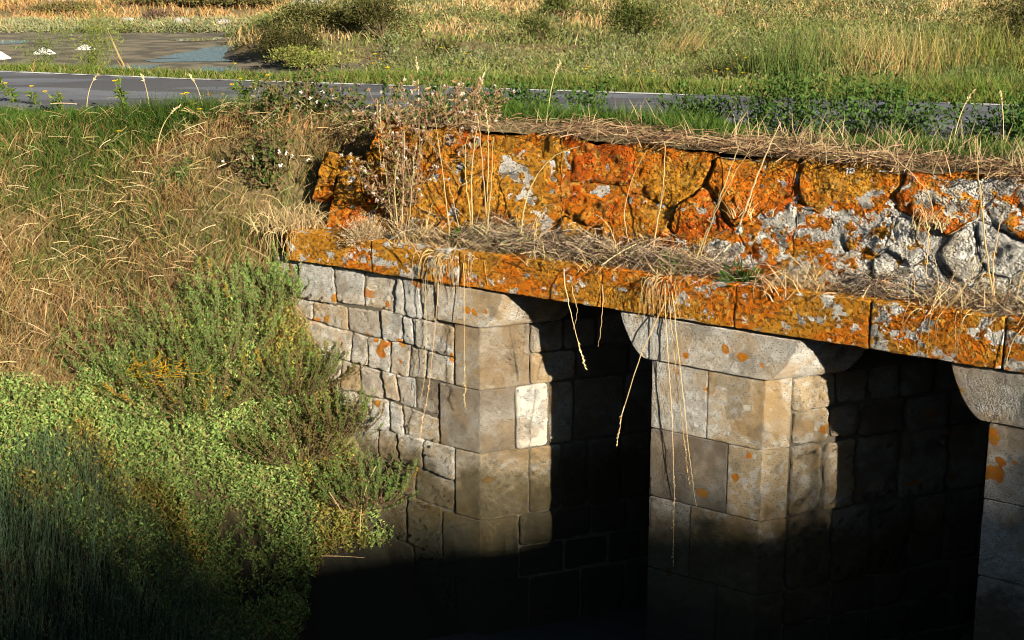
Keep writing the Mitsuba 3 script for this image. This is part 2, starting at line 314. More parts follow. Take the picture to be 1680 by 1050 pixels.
# ---------------------------------------------------------------- the bridge
BR = thing('stone_bridge', 'old low granite bridge with orange lichen on its slabs and rubble parapet', 'bridge')
def zc(s): return -.695 + .0105 * (np.asarray(s) + 1.6)
M_ = np.array([math.cos(B), -math.sin(B), 0])
def basis(W):
    d = W - P1; det = E[0] * RV[1] - E[1] * RV[0]
    return (d[:, 0] * RV[1] - d[:, 1] * RV[0]) / det, (E[0] * d[:, 1] - E[1] * d[:, 0]) / det
rs = np.random.default_rng(11)
def core(name, s0, s1, z1=-.66, deep=4.6, inset=.017):
    g = inset
    plan = [FP(s0 + g, 0, -g), FP(s1 - g * 1.2, 0, -g), FP(s1 - g * 1.2, 0, -g) + deep * RV, FP(s0 + g, 0, -g) + deep * RV]
    k = part(BR, name, prism(plan, -3.5, z1, 'mortar')); return k
def reveal_frame(sk):
    return lambda t, z, o=0.0: P1 + sk * E + np.asarray(t)[..., None] * RV + np.asarray(o)[..., None] * M_ + np.asarray(z)[..., None] * Z

# left abutment: coursed rubble, dressed corner stones
ab = core('abutment', -3.2, 0.0)
LINES = [[(-3.2, -.69), (0.2, -.69)],
    [(-2.048, -.964), (-1.718, -.973), (-1.487, -.971), (-1.18, -.963), (-1.0, -.95), (-.665, -.954), (-.353, -.966)],
    [(-2.055, -1.083), (-1.336, -1.135), (-.995, -1.158), (-.664, -1.158), (-.451, -1.171), (-.216, -1.188)],
    [(-1.579, -1.329), (-1.263, -1.354), (-1.012, -1.379), (-.784, -1.38), (-.465, -1.382), (-.219, -1.381)],
    [(-1.236, -1.586), (-.85, -1.584), (-.729, -1.584), (-.566, -1.607), (-.342, -1.625)],
    [(-1.072, -1.839), (-.734, -1.805), (-.674, -1.828), (-.344, -1.803)],
    [(-1.02, -2.032), (-.901, -2.03), (-.733, -2.027), (-.541, -2.022), (-.216, -2.05)],
    [(-.822, -2.234), (-.589, -2.255), (-.34, -2.266)], [(-.808, -2.563), (-.345, -2.642)], [(-.817, -2.935), (-.317, -2.943)], [(-.8, -3.3), (-.2, -3.3)]]
JOINTS = [[-2.5, -2.042, -1.615, -1.275, -.993, -.713, -.643, -.495, -.353], [-2.4, -2.06, -1.726, -1.492, -1.183, -.862, -.66, -.569, -.215], [-2.2, -1.9, -1.579, -1.122, -.975, -.78, -.595, -.451, -.222],
    [-2.1, -1.8, -1.5, -1.235, -1.062, -.853, -.725, -.551, -.349], [-1.8, -1.5, -1.244, -1.024, -.787, -.671, -.349], [-1.6, -1.251, -.898, -.725, -.489, -.222], [-1.5, -1.2, -1.028, -.822, -.577, -.222],
    [-1.3, -1.036, -.648, -.335], [-1.285, -1.047, -.589, -.222], [-1.1, -.7, -.222]]
def zl(i, s): l = LINES[i]; return float(np.interp(s, [p[0] for p in l], [p[1] for p in l]))
for i, js in enumerate(JOINTS):
    tops = [j + rs.uniform(-.012, .012) for j in js]; bots = [j + rs.uniform(-.03, .03) for j in js]
    tops[-1] = bots[-1] = js[-1]
    for k in range(len(js) - 1):
        a0, a1, b0, b1 = tops[k], tops[k + 1], bots[k], bots[k + 1]
        jz = rs.uniform(-.010, .010, 4)
        c = wall_quad((a0, zl(i, a0) + (jz[0] if i else 0)), (a1, zl(i, a1) + (jz[1] if i else 0)), (b1, zl(i + 1, b1) + jz[2]), (b0, zl(i + 1, b0) + jz[3]), .13, gap=rs.uniform(.002, .007), o=rs.uniform(-.010, .012))
        tint = (rs.uniform(0, .8), rs.choice([0, 0, 0, .1, .25]))
        if (i, k) == (2, 5): tint = (.6, .15)
        if (i, k) == (3, 7): tint = (.8, .8)
        part(ab, 'stone', block(c, rr=.016, amp=.010, freq=10, step=.014, seed=i * 40 + k, rough=.9, tint=tint))
LEV = [-.945, -1.375, -1.815, -2.285, -2.75, -3.35]
QF, QD = [.215, .349, .222, .335, .222], [.355, .25, .35, .28, .36]
QT = [(.75, .50), (.55, .72), (.75, .35), (.7, .35), (.7, .4)]
RF = reveal_frame(0.0)
for k in range(5):
    c = wall_quad((-QF[k], LEV[k]), (0, LEV[k]), (0, LEV[k + 1]), (-QF[k], LEV[k + 1]), QD[k], gap=.004, dirv=RV)
    key = part(ab, 'corner_stone', block(c, rr=.010, amp=.0055, freq=9, step=.014, seed=300 + k, rough=.7, tint=QT[k]))
labels[BR + '__abutment__corner_stone_001'] = {'label': 'dark brown dressed corner stone'}
def reveal_wall(parent, sk, starts, amp, tints, rr=.03, end=3.6, seed=0, split=True, sizes=(.18, .42)):
    fr = reveal_frame(sk)
    for k in range(5):
        rows = [(LEV[k], LEV[k + 1])]
        if split and k in (0, 3): zm = (LEV[k] * .5 + LEV[k + 1] * .5); rows = [(LEV[k], zm), (zm, LEV[k + 1])]
        for z1, z0 in rows:
            t = starts[k]
            while t < end:
                t2 = min(t + rs.uniform(*sizes), end)
                c = wall_quad((t, z1), (t2, z1 + rs.uniform(-.01, .01)), (t2, z0), (t, z0 + rs.uniform(-.01, .01)), .12, gap=.006, o=np.float64(rs.uniform(-.015, .012)), dirv=-M_, frame=fr)
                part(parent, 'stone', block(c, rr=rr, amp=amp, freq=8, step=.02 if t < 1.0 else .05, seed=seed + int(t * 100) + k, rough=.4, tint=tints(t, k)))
                t = t2
reveal_wall(ab, 0.0, QD, .010, lambda t, k: (-1.0, .0) if (k == 1 and t < .3) else (rs.uniform(.6, 1.1), rs.uniform(.05, .25) if t < .5 else rs.uniform(.5, .85)), seed=500)  # stones deep in the opening carry its shade in their darker tint

def cap(parent, s0, s1, e0, e1, z0, z1, depth, seed, tint):
    lo, hi = s0 - e0, s1 + e1
    def warp(W):
        s, t = basis(W); h = np.clip((W[:, 2] - z0) / (z1 - z0), 0, 1); x = .65 * np.sqrt(np.clip(1 - (1 - h) ** 2, 0, 1)) + .35 * h
        s2 = np.where(s > s1, s1 + (s - s1) * x, np.where(s < s0, s0 - (s0 - s) * x if e0 else s, s))
        return W + (s2 - s)[:, None] * E
    c = wall_quad((lo, z1), (hi, z1), (hi, z0), (lo, z0), depth, gap=.002, o=.018, dirv=RV)
    return part(parent, 'cap_stone', block(c, rr=.012, amp=.005, freq=8, step=.014, seed=seed, warp=warp, tint=tint))
cap(ab, -.353, 0.0, 0, .21, -.945, float(zc(0)) - .008, .55, 41, (.65, .15))

PIERS = [(1.305, 2.075, [[1.305, 1.695, 2.075], [1.305, 1.842, 2.075], [1.305, 1.60, 2.075], [1.305, 1.80, 2.075], [1.305, 1.65, 2.075]]),
         (3.385, 4.15, [[3.385, 3.80, 4.15], [3.385, 3.70, 4.15], [3.385, 3.85, 4.15], [3.385, 3.75, 4.15], [3.385, 3.8, 4.15]])]
for pi, (sl, sr, joints) in enumerate(PIERS):
    pr = core('pier', sl, sr)
    for k in range(5):
        for j in range(2):
            a0, a1 = joints[k][j], joints[k][j + 1]
            dark = .85 if (pi == 0 and k == 1 and j == 0) else rs.uniform(0, .2)
            dep = [.36, .185][j] if pi == 0 else [.3, .22][j]
            c = wall_quad((a0, LEV[k]), (a1, LEV[k]), (a1, LEV[k + 1]), (a0, LEV[k + 1]), dep, gap=.003, dirv=RV)
            part(pr, 'stone', block(c, rr=.009, amp=.0035, freq=10, step=.015, seed=600 + pi * 50 + k * 5 + j, rough=.5, tint=((.95 if j else .35) + rs.uniform(-.15, .15), dark)))
    reveal_wall(pr, sr, [.19] * 5, .024, lambda t, k: (rs.uniform(.7, 1.1), rs.uniform(.05, .25) if t < .45 else rs.uniform(.5, .85)), rr=.05, seed=700 + pi * 100, sizes=(.2, .36))  # deeper reveal stones tinted darker, shade of the opening put into colour
    cap(pr, sl, sr, .225, .21, -.945, float(zc((sl + sr) / 2)) - .012, .5, 42 + pi, (.35, .05 + .3 * pi))
ra = core('abutment', 5.45, 7.6)
for k in range(5):
    for j, (a0, a1) in enumerate(((5.45, 6.0), (6.0, 6.7), (6.7, 7.6))):
        part(ra, 'stone', block(wall_quad((a0, LEV[k]), (a1, LEV[k]), (a1, LEV[k + 1]), (a0, LEV[k + 1]), .2, dirv=RV), step=.05, amp=.006, seed=900 + k * 3 + j, tint=(.3, .1)))

# slab course over the openings
cj = [-1.70, -.89, -.14, .96, 1.88, 2.71, 3.45, 4.4, 5.5, 6.6, 7.6]
cp = part(BR, 'slab_course', mikit.ply(trimesh.convex.convex_hull(np.array([FP(s, z, o) for s in (-1.75, 7.6) for o in (-.05, -4.4) for z in (-.625, -.55)])), 'mortar'))
for k in range(len(cj) - 1):
    a0, a1 = cj[k], cj[k + 1]
    hh = .215 + .012 * k
    c = wall_quad((a0, zc(a0) + hh), (a1, zc(a1) + hh + .008), (a1, zc(a1)), (a0, zc(a0)), .60, gap=.0012, o=.045 + rs.uniform(-.006, .006))
    part(cp, 'slab', block(c, rr=.016, amp=.010, freq=7, step=.017 if k < 7 else .06, seed=80 + k, rough=.5, tint=(rs.uniform(.2, .8), rs.uniform(.45, .8)), bsdf='coping_lichen', back=False))

# rubble parapet above the slabs: irregular lichen-covered stones leaning back
H = .80
SL = (N * .935 + Z * .354)
def RPt(s, v, h): 
    s, v, h = map(lambda x: np.asarray(x, float), (s, v, h))
    return FP(s, zc(s) + .20 + .93 * v, -.20 - .36 * v) + h[..., None] * SL
def hull(s0, s1, h): return trimesh.convex.convex_hull(np.array([RPt(s, v, d) for s in (s0, s1) for v, d in ((-.05, -.008), (h - .04, -.008), (h - .04, -.30), (-.05, -.5))]))
cm = trimesh.util.concatenate([hull(-1.10, 7.6, H), hull(-1.50, -1.11, .56)])
pk = part(BR, 'rubble_parapet', mikit.ply(cm, 'rubble_lichen', uv=np.tile([.4, .45], (len(cm.vertices), 1))))
gs, gv = np.meshgrid(np.arange(-1.52, 4.3, .02), np.arange(-.03, H - .03, .02), indexing='ij')
gh = -.006 + .032 * (nz(gs, gv, 9, 66) - .42) + .03 * (nz(gs, gv, 2.2, 67) - .5)
ok = ~((gs < -1.10) & (gv > .53)); ii = np.arange(gs.size).reshape(gs.shape)
fq = np.stack([ii[:-1, :-1].ravel(), ii[1:, :-1].ravel(), ii[1:, 1:].ravel(), ii[:-1, 1:].ravel()], 1); fq = fq[ok.ravel()[fq].all(1)]
part(pk, 'mortar', mikit.ply((RPt(gs, gv, gh).reshape(-1, 3), fq), 'rubble_lichen', smooth=True, uv=np.stack([np.full(gs.size, .4), (1.0 - .55 * sstep(1.5, 2.6, gs + 1.6 * (.4 - gv)) - .25 * sstep(2.7, 3.3, gs)).ravel()], 1)))
rv = np.random.default_rng(21)
seeds = []
for vrow, sp, j in ((.60, .46, .09), (.34, .34, .10), (.11, .30, .06)):
    s = -1.9
    while s < 7.9:
        w_ = sp * rv.uniform(.45, 1.6)
        seeds.append((s + w_ / 2, vrow + rv.uniform(-j, j))); s += w_
seeds = np.array(seeds)
lo, hi = np.array([-1.72, -.04]), np.array([7.6, H])
mir = np.vstack([seeds] + [np.where([True, False], 2 * b - seeds, seeds) for b in (lo, hi)] + [np.where([False, True], 2 * b - seeds, seeds) for b in (lo, hi)])
vor = Voronoi(mir)
rect = shapely.box(lo[0], lo[1], hi[0], hi[1])
MERGE = {}
for k in range(len(seeds)):
    reg = vor.regions[vor.point_region[k]]
    if -1 in reg or len(reg) < 3: continue
    pg = shapely.Polygon(vor.vertices[reg]).intersection(rect)
    if pg.is_empty or pg.area < .004: continue
    if seeds[k, 0] < -1.12 and pg.bounds[3] > .56:
        pg = pg.intersection(shapely.box(-1.72, -.04, -1.08, .57 - .03 * rv.random()))
        if pg.is_empty or pg.geom_type != 'Polygon' or pg.area < .004: continue
    ring = np.array(pg.segmentize(.025).exterior.coords)[:-1]
    ring = ring + .03 * (np.stack([nz(ring[:, 0], ring[:, 1], 14, 64), nz(ring[:, 0] + 9, ring[:, 1], 14, 65)], 1) - .5) + .075 * (np.stack([nz(ring[:, 0], ring[:, 1], 5, 61), nz(ring[:, 0] + 9, ring[:, 1], 5, 62)], 1) - .5)
    if seeds[k, 1] > .45: ring[:, 1] += np.where(ring[:, 1] > H - .08, .05 * (nz(ring[:, 0], 0 * ring[:, 0], 2.2, 63) - .6), 0)
    pg = shapely.Polygon(ring).buffer(0).buffer(-rv.choice([.006, .009, .013, .020])).buffer(.007)
    if pg.geom_type != 'Polygon' or pg.area < .002: continue
    s0, v0 = seeds[k]
    lich = 1.06 + .16 * (v0 > .45) - .60 * sstep(1.4, 2.1, s0) * (v0 < .47) - .55 * sstep(2.4, 3.0, s0) - .2 * (v0 < .2) + rv.uniform(-.25, .15)
    part(pk, 'stone', poly_stone(pg, RPt, rv.uniform(.004, .035), .048 if s0 < 4 else .03, 100 + k, (rv.uniform(0, 1), lich), 'rubble_lichen', res=.015 if s0 < 4 else .06))

# ---------------------------------------------------------------- vegetation makers
class Acc:
    def __init__(self): self.v, self.f, self.c, self.n = [], [], [], 0
    def add(self, v, f, c):
        v = np.asarray(v, float).reshape(-1, 3); self.v.append(v); self.f.append(np.asarray(f) + self.n); self.c.append(np.broadcast_to(c, v.shape)); self.n += len(v)
    def shape(self, bsdf='leaf', smooth=False):
        v, f, c = np.vstack(self.v), np.vstack(self.f), np.clip(np.vstack(self.c), .003, .9)
        return mikit.ply((v, f), bsdf, smooth=smooth, color=c)
def unit(v): return v / (np.linalg.norm(v, axis=-1, keepdims=True) + 1e-9)
def blades(acc, rng, base, L, width, az, lean, droop, c0, c1, segs=3, up=None):
    """curved grass blades: base (n,3), length, heading az, sideways lean, droop; colours root and tip"""
    n = len(base)
    L, width, az, lean, droop = [np.broadcast_to(x, (n,)) for x in (L, width, az, lean, droop)]
    d = np.stack([np.cos(az), np.sin(az), np.zeros(n)], 1)
    fa = rng.uniform(0, 2 * np.pi, n); wv = np.stack([np.cos(fa), np.sin(fa), rng.uniform(-.3, .3, n)], 1)
    t = np.linspace(0, 1, segs + 1)
    rows, cols = [], []
    for k, tk in enumerate(t):
        p = base + d * (L * (lean * tk + droop * .5 * tk * tk))[:, None] + Z * (L * (tk * np.sqrt(np.maximum(1 - lean ** 2 * .8, .1)) - droop * .45 * tk * tk))[:, None]
        w_ = (width * (1 - .92 * tk ** 1.5) * .5)[:, None] * wv
        rows += [p - w_, p + w_]; cc = c0 * (1 - tk) + c1 * tk; cols += [cc, cc]
    V = np.stack(rows, 1); Cc = np.stack([np.broadcast_to(c, (n, 3)) for c in cols], 1)
    m = 2 * (segs + 1)
    q = np.concatenate([np.array([[2 * k, 2 * k + 1, 2 * k + 3], [2 * k, 2 * k + 3, 2 * k + 2]]) for k in range(segs)])
    acc.add(V.reshape(-1, 3), (np.arange(n)[:, None, None] * m + q[None]).reshape(-1, 3), Cc.reshape(-1, 3))
def leaves(acc, rng, base, d, L, width, col, fold=.25):
    """pointed oval leaves, folded along the middle: base, direction"""
    n = len(base); d = unit(d); L, width = np.broadcast_to(L, (n,))[:, None], np.broadcast_to(width, (n,))[:, None]
    side = unit(np.cross(d, unit(rng.normal(size=(n, 3)))))
    nn = np.cross(d, side)
    m1 = base + d * L * .45
    V = np.stack([base, m1 + side * width * .5 + nn * width * fold, base + d * L, m1 - side * width * .5 + nn * width * fold], 1)
    f = np.array([[0, 1, 2], [0, 2, 3]])
    acc.add(V.reshape(-1, 3), (np.arange(n)[:, None, None] * 4 + f[None]).reshape(-1, 3), np.repeat(np.broadcast_to(col, (n, 3)), 4, axis=0))
def tube(acc, pts, r, col, sides=4, r1=None):
    p = np.asarray(pts, float); n = len(p)
    t = unit(np.gradient(p, axis=0)); a = unit(np.cross(t, np.where(np.abs(t[:, 2:]) < .8, [0, 0, 1.], [1., 0, 0]))); b = np.cross(t, a)
    ang = np.arange(sides) * 2 * np.pi / sides; rad = np.linspace(r, r if r1 is None else r1, n)[:, None, None]
    V = p[:, None] + rad * (np.cos(ang)[None, :, None] * a[:, None] + np.sin(ang)[None, :, None] * b[:, None])
    i, j = np.meshgrid(np.arange(n - 1), np.arange(sides), indexing='ij')
    A0, B0, C0, D0 = [(x).ravel() for x in (i * sides + j, i * sides + (j + 1) % sides, (i + 1) * sides + (j + 1) % sides, (i + 1) * sides + j)]
    acc.add(V.reshape(-1, 3), np.concatenate([np.stack([A0, B0, C0], 1), np.stack([A0, C0, D0], 1)]), col)
def smooth_path(pts, n=10):
    p = np.asarray(pts, float)
    if len(p) == 2: p = np.array([p[0], (p[0] + p[1]) / 2, p[1]])
    t = np.linspace(0, 1, len(p)); tt = np.linspace(0, 1, n)
    from scipy.interpolate import make_interp_spline
    return make_interp_spline(t, p, k=2)(tt)
def vary(rng, c, n, amt=.25, hue=.10):
    c = np.asarray(c, float)
    return np.clip(c * (1 + amt * rng.uniform(-1, 1, (n, 1))) * (1 + hue * rng.uniform(-1, 1, (n, 3))), .004, .9)
def pick(rng, cols, n, weights=None, amt=.25):
    cols = np.array(cols); k = rng.choice(len(cols), n, p=weights)
    return vary(rng, cols[k], n, amt)
DRY = [(.36, .235, .105), (.32, .18, .075), (.48, .35, .18), (.24, .135, .055), (.19, .16, .055)]
STRAW = (.62, .47, .25)
GREEN = [(.065, .13, .022), (.095, .17, .03), (.048, .095, .02), (.14, .20, .04)]
OLIVE = [(.13, .17, .04), (.18, .20, .055), (.095, .13, .035)]
def on_ground(xy, dz=0.0): return np.c_[xy, ground_z(xy[:, 0], xy[:, 1]) + dz]
def scatter(rng, n, x0, x1, y0, y1, keep=None, margin=.06):
    xy = rng.uniform([x0, y0], [x1, y1], (n, 2)); P = on_ground(xy)
    k = cull(P, margin)
    P = P[k]
    if keep is not None: P = P[keep(P)]
    return P
def qa(P): return P[:, 0] * NR[0] + P[:, 1] * NR[1], P[:, 0] * RV[0] + P[:, 1] * RV[1]
def outside_bridge(P):
    s, o = so(P[:, 0], P[:, 1])
    return ~((s > -1.75) & (o < .06)) | ((s < -1.12) & (o < -.62))
def road_d(P): return P[:, 1] - road_far_y(P[:, 0])          # 0 at the far edge, about -3 at the near edge

# ------------------------------------------------ verge over the deck and behind the parapet
def verge_z(x, y):
    s, o = so(x, y); x = np.asarray(x, float)
    d = -(y - road_far_y(x))
    z = .26 * (1 - sstep(1.3, 2.9, -o)) + .04 * (nz(x, y, 2.5, 71) - .5)
    return np.where(d < 3.05, np.minimum(z, .0), z) - .5 * (1 - sstep(-1.5, -1.05, s))
sg, og = np.meshgrid(np.linspace(-2.3, 7.6, 150), np.linspace(-.50, -4.6, 60), indexing='ij')
p = P1 + sg[..., None] * E + og[..., None] * N
vz = verge_z(p[..., 0], p[..., 1]); d_ = -(p[..., 1] - road_far_y(p[..., 0]))
vz = np.where(d_ < 3.0, -.06, vz)
ii = np.arange(sg.size).reshape(sg.shape)
struct('verge', mikit.ply((np.stack([p[..., 0].ravel(), p[..., 1].ravel(), vz.ravel()], 1), np.stack([ii[:-1, :-1].ravel(), ii[1:, :-1].ravel(), ii[1:, 1:].ravel(), ii[:-1, 1:].ravel()], 1)), 'soil', smooth=True),
       'earth verge between the rubble parapet and the road', 'verge')
def scatter_verge(rng, n, s0, s1, o0, o1):
    s, o = rng.uniform(s0, s1, n), rng.uniform(o1, o0, n)
    P = P1 + s[:, None] * E + o[:, None] * N
    P[:, 2] = np.maximum(verge_z(P[:, 0], P[:, 1]), ground_z(P[:, 0], P[:, 1])); return P, s, o

# brown thatch: on the verge behind the parapet and on the slab ledge
def thatch(acc, rng, P, L, lift=.05, cols=None, w=(.003, .006), flat=.28):
    n = len(P); az = rng.uniform(0, 2 * np.pi, n); L = rng.uniform(L[0], L[1], n)
    d = np.stack([np.cos(az), np.sin(az), rng.uniform(-flat, flat, n)], 1); b = np.stack([-np.sin(az), np.cos(az), np.zeros(n)], 1)
    col = pick(rng, cols if cols is not None else [(.30, .19, .11), (.20, .12, .07), (.40, .29, .17), (.13, .085, .055)], n)
    bend = rng.uniform(-.28, .28, n)[:, None]; w_ = rng.uniform(*w, n)[:, None] * .5
    wv = unit(rng.normal(size=(n, 3)))
    rows = []; l0 = rng.uniform(0, lift, (n, 1)); l1 = rng.uniform(0, lift, (n, 1))
    for t in (0, .33, .66, 1):
        q_ = P + Z * (l0 * (1 - t) + l1 * t + lift * .5 * t * (1 - t)) + d * (L * (t - .5))[:, None] + b * (bend * L[:, None] * (t * (1 - t)))
        rows += [q_ - wv * w_, q_ + wv * w_]
    V = np.stack(rows, 1); q6 = np.concatenate([np.array([[2 * k, 2 * k + 1, 2 * k + 3], [2 * k, 2 * k + 3, 2 * k + 2]]) for k in range(3)])
    acc.add(V.reshape(-1, 3), (np.arange(n)[:, None, None] * 8 + q6[None]).reshape(-1, 3), np.repeat(col, 8, 0))
# ------------------------------------------------ left bank: dry grass
def dry_keep(P):
    q, a = qa(P)
    lim = 10.58 + .50 * (nz(P[:, 0], P[:, 1], .9, 81) - .5) * 2 + .12 * sstep(.8, 2.0, a)
    bl = ((P[:, 0] + 1.5) / .35) ** 2 + ((P[:, 1] - 12.6) / .6) ** 2 < 1
    return outside_bridge(P) & ~bl & (q > lim) & (road_d(P) < -3.0) & (q < 13.6)
rng = np.random.default_rng(31)
acc = Acc()
P = scatter(rng, 150000, -6.2, -.4, 9.2, 15, dry_keep)
q, a = qa(P)
gr = sstep(12.5, 13.2, q + .8 * (nz(P[:, 0], P[:, 1], 1.2, 82) - .5)) * .9
patch = nz(P[:, 0], P[:, 1], 1.6, 83)
P = P[rng.random(len(P)) > gr * .75]; q, a = qa(P); patch = nz(P[:, 0], P[:, 1], 1.6, 83)
n = len(P)
isg = rng.random(n) < np.clip((patch - .45) * 3.2, .06, .62)
col = np.where(isg[:, None], pick(rng, OLIVE, n), pick(rng, DRY, n, [.3, .24, .2, .16, .1]))
az = -.7 + 1.5 * (nz(P[:, 0], P[:, 1], .8, 84) - .5) * 2 + rng.normal(0, 1.3, n)
clump = nz(P[:, 0], P[:, 1], 3.2, 96)
col = col * (.55 + .9 * nz(P[:, 0], P[:, 1], 5.0, 97))[:, None]
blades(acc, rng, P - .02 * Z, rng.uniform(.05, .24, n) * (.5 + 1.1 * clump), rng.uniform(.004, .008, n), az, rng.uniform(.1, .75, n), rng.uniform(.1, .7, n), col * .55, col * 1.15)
k = rng.random(n) < .07; P2 = P[k]
thatch(acc, rng, P2 + Z * rng.uniform(.02, .16, (len(P2), 1)), (.07, .22), lift=.05, cols=[(.52, .38, .19), (.40, .27, .12), (.62, .50, .30), (.24, .24, .09)], w=(.003, .0055), flat=.7)
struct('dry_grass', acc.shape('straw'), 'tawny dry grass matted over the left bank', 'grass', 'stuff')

# green verge grass along the near road edge (left bank and behind the parapet)
acc = Acc()
P = scatter(rng, 70000, -6.8, 1.0, 11.5, 16, lambda P: outside_bridge(P) & (road_d(P) < -2.92) & (qa(P)[0] > 12.45 + .5 * (nz(P[:, 0], P[:, 1], 1.2, 85) - .5)))
h = .10 + .16 * nz(P[:, 0], P[:, 1], .9, 86) * (1 - .55 * sstep(-3.6, -3.0, road_d(P)))
lush = np.exp(-((P[:, 0] + 2.7) / .75) ** 2 - ((P[:, 1] - 13.0) / .6) ** 2)
h = h * (1 - .35 * sstep(-2.6, -3.4, P[:, 0])) + .16 * lush
n = len(P); col = pick(rng, GREEN, n, [.35, .25, .3, .1]) * (1 - .35 * lush)[:, None]
blades(acc, rng, P - .01 * Z, h * rng.uniform(.6, 1.4, n), rng.uniform(.005, .010, n), rng.uniform(0, 6.28, n), rng.uniform(.05, .5, n), rng.uniform(.1, .7, n), col * .7, col * 1.15)
P, s, o = scatter_verge(rng, 42000, -2.0, 4.4, -1.0, -4.4)
k = (road_d(P) < -2.95) & (rng.random(len(P)) < sstep(-.72, -1.1, o + .6 * (nz(P[:, 0], P[:, 1], 1.4, 87) - .5))); P, s = P[k], s[k]; n = len(P)
col = pick(rng, GREEN, n, [.4, .2, .3, .1])
blades(acc, rng, P - .01 * Z, (.06 + .16 * nz(P[:, 0], P[:, 1], 1.1, 88)) * (.45 + .55 * sstep(-3.1, -3.9, road_d(P))) * (1 - .5 * sstep(.6, 1.2, s) * (1 - sstep(1.6, 2.2, s))) * rng.uniform(.5, 1.3, n), rng.uniform(.005, .010, n), rng.uniform(0, 6.28, n), rng.uniform(.05, .5, n), rng.uniform(.1, .7, n), col * .7, col * 1.15)
struct('verge_grass', acc.shape('leaf'), 'green grass growing along the near edge of the road', 'grass', 'stuff')

acc = Acc()
P, s, o = scatter_verge(rng, 26000, -1.0, 4.2, -.42, -2.2)
keepp = rng.random(len(P)) < np.clip(2.6 * (nz(P[:, 0], P[:, 1], 3.0, 89) - .34), .06, .8) * (1 - sstep(-.85, -1.35, o + .7 * (nz(P[:, 0], P[:, 1], 1.6, 105) - .5))) * np.where(s < .1, .25, 1); P = P[keepp]
thatch(acc, rng, P + .01 * Z, (.06, .26), lift=.06)
P, s, o = scatter_verge(rng, 2600, -.2, 4.2, -.40, -1.5)
k = rng.random(len(P)) < .15 + .85 * sstep(.8, 2.6, s) * np.clip(3 * (nz(P[:, 0], P[:, 1], 2.4, 94) - .3), 0, 1); P = P[k]; n = len(P); c = vary(rng, (.50, .38, .22), n, .4)
blades(acc, rng, P, rng.uniform(.05, .24, n), rng.uniform(.004, .007, n), rng.uniform(0, 6.28, n), rng.uniform(.05, .6, n), rng.uniform(.1, .6, n), c * .7, c)
struct('brown_thatch', acc.shape('straw'), 'brown withered grass lying along the top of the parapet', 'dead grass', 'stuff')
acc = Acc()
n = 10500; s = rng.uniform(-.75, 4.1, n); f = rng.beta(1.3, 1.7, n); o = .03 - .30 * f
den = np.clip((nz(s, 0 * s, 1.5, 90) - .36) * 4, .05, 1) * np.where(s < -.2, .45, 1) * np.where(s > 2.3, .5, 1)
k = rng.random(n) < den * np.where(o > -.06, .28, 1); s, o = s[k], o[k]
zz = zc(s) + .235 + rng.uniform(0, .10, len(s)) ** 1.0 * np.clip(den[k], .2, 1) + np.maximum(-o - .16, 0) * .9
thatch(acc, rng, FP(s, zz, o), (.05, .26), lift=.05, cols=[(.34, .26, .18), (.22, .16, .115), (.50, .40, .27), (.13, .10, .08)], flat=.8)
struct('ledge_thatch', acc.shape('straw'), 'tangled straw lying on the slab ledge below the parapet', 'dead grass', 'stuff')

# sea purslane: pale green leafy cover of the lower left bank
def purs_keep(P):
    q, a = qa(P)
    lim = 10.58 + .50 * (nz(P[:, 0], P[:, 1], .9, 81) - .5) * 2 + .12 * sstep(.8, 2.0, a)
    low = 9.92 + .35 * (nz(P[:, 0], P[:, 1], 1.3, 91) - .5)
    return outside_bridge(P) & (q < lim + .2) & (q > low - .9 * sstep(.3, 1.6, a)) & ((a < 2.2) | (q > 9.2 + .75 * sstep(2.0, 2.7, a)))
acc = Acc(); st = Acc()
P = scatter(rng, 70000, -4.6, -.2, 8.0, 11.8, purs_keep)
n = len(P); hump = nz(P[:, 0], P[:, 1], 3.4, 92)
dens = rng.random(n) < .42 + 2.2 * (hump - .3); P, hump = P[dens], hump[dens]; n = len(P)
hs = .06 + .34 * np.clip(hump - .2, 0, 1) * rng.uniform(.4, 1.15, n)
leanv = np.stack([rng.normal(0, .3, n), rng.normal(-.25, .3, n), np.ones(n)], 1)
tone = (.75 + .75 * nz(P[:, 0], P[:, 1], 2.0, 98))[:, None] * np.where((nz(P[:, 0], P[:, 1], 2.6, 99) > .64)[:, None], np.array([1.0, .72, .6]), 1.0)
for k in range(9):
    t = (k + rng.uniform(0, 1, n)) / 9
    bpos = P + leanv * (hs * t)[:, None]
    dd = np.stack([rng.normal(0, 1, n), rng.normal(-.25, 1, n), rng.uniform(.1, 1.5, n)], 1)
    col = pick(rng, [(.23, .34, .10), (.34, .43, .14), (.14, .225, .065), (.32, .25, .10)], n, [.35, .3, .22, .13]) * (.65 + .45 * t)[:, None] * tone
    leaves(acc, rng, bpos, dd, rng.uniform(.020, .042, n), rng.uniform(.009, .016, n), col)
b0 = P; b1 = P + leanv * hs[:, None]
k = rng.random(n) < .5
blades(acc, rng, b0[k], hs[k], .004, rng.uniform(0, 6.28, k.sum()), .2, .1, np.array([.20, .13, .08]), np.array([.24, .22, .10]), segs=1)
struct('sea_purslane', acc.shape('leaf'), 'pale green small leaved sea purslane carpeting the lower left bank', 'ground cover', 'stuff')

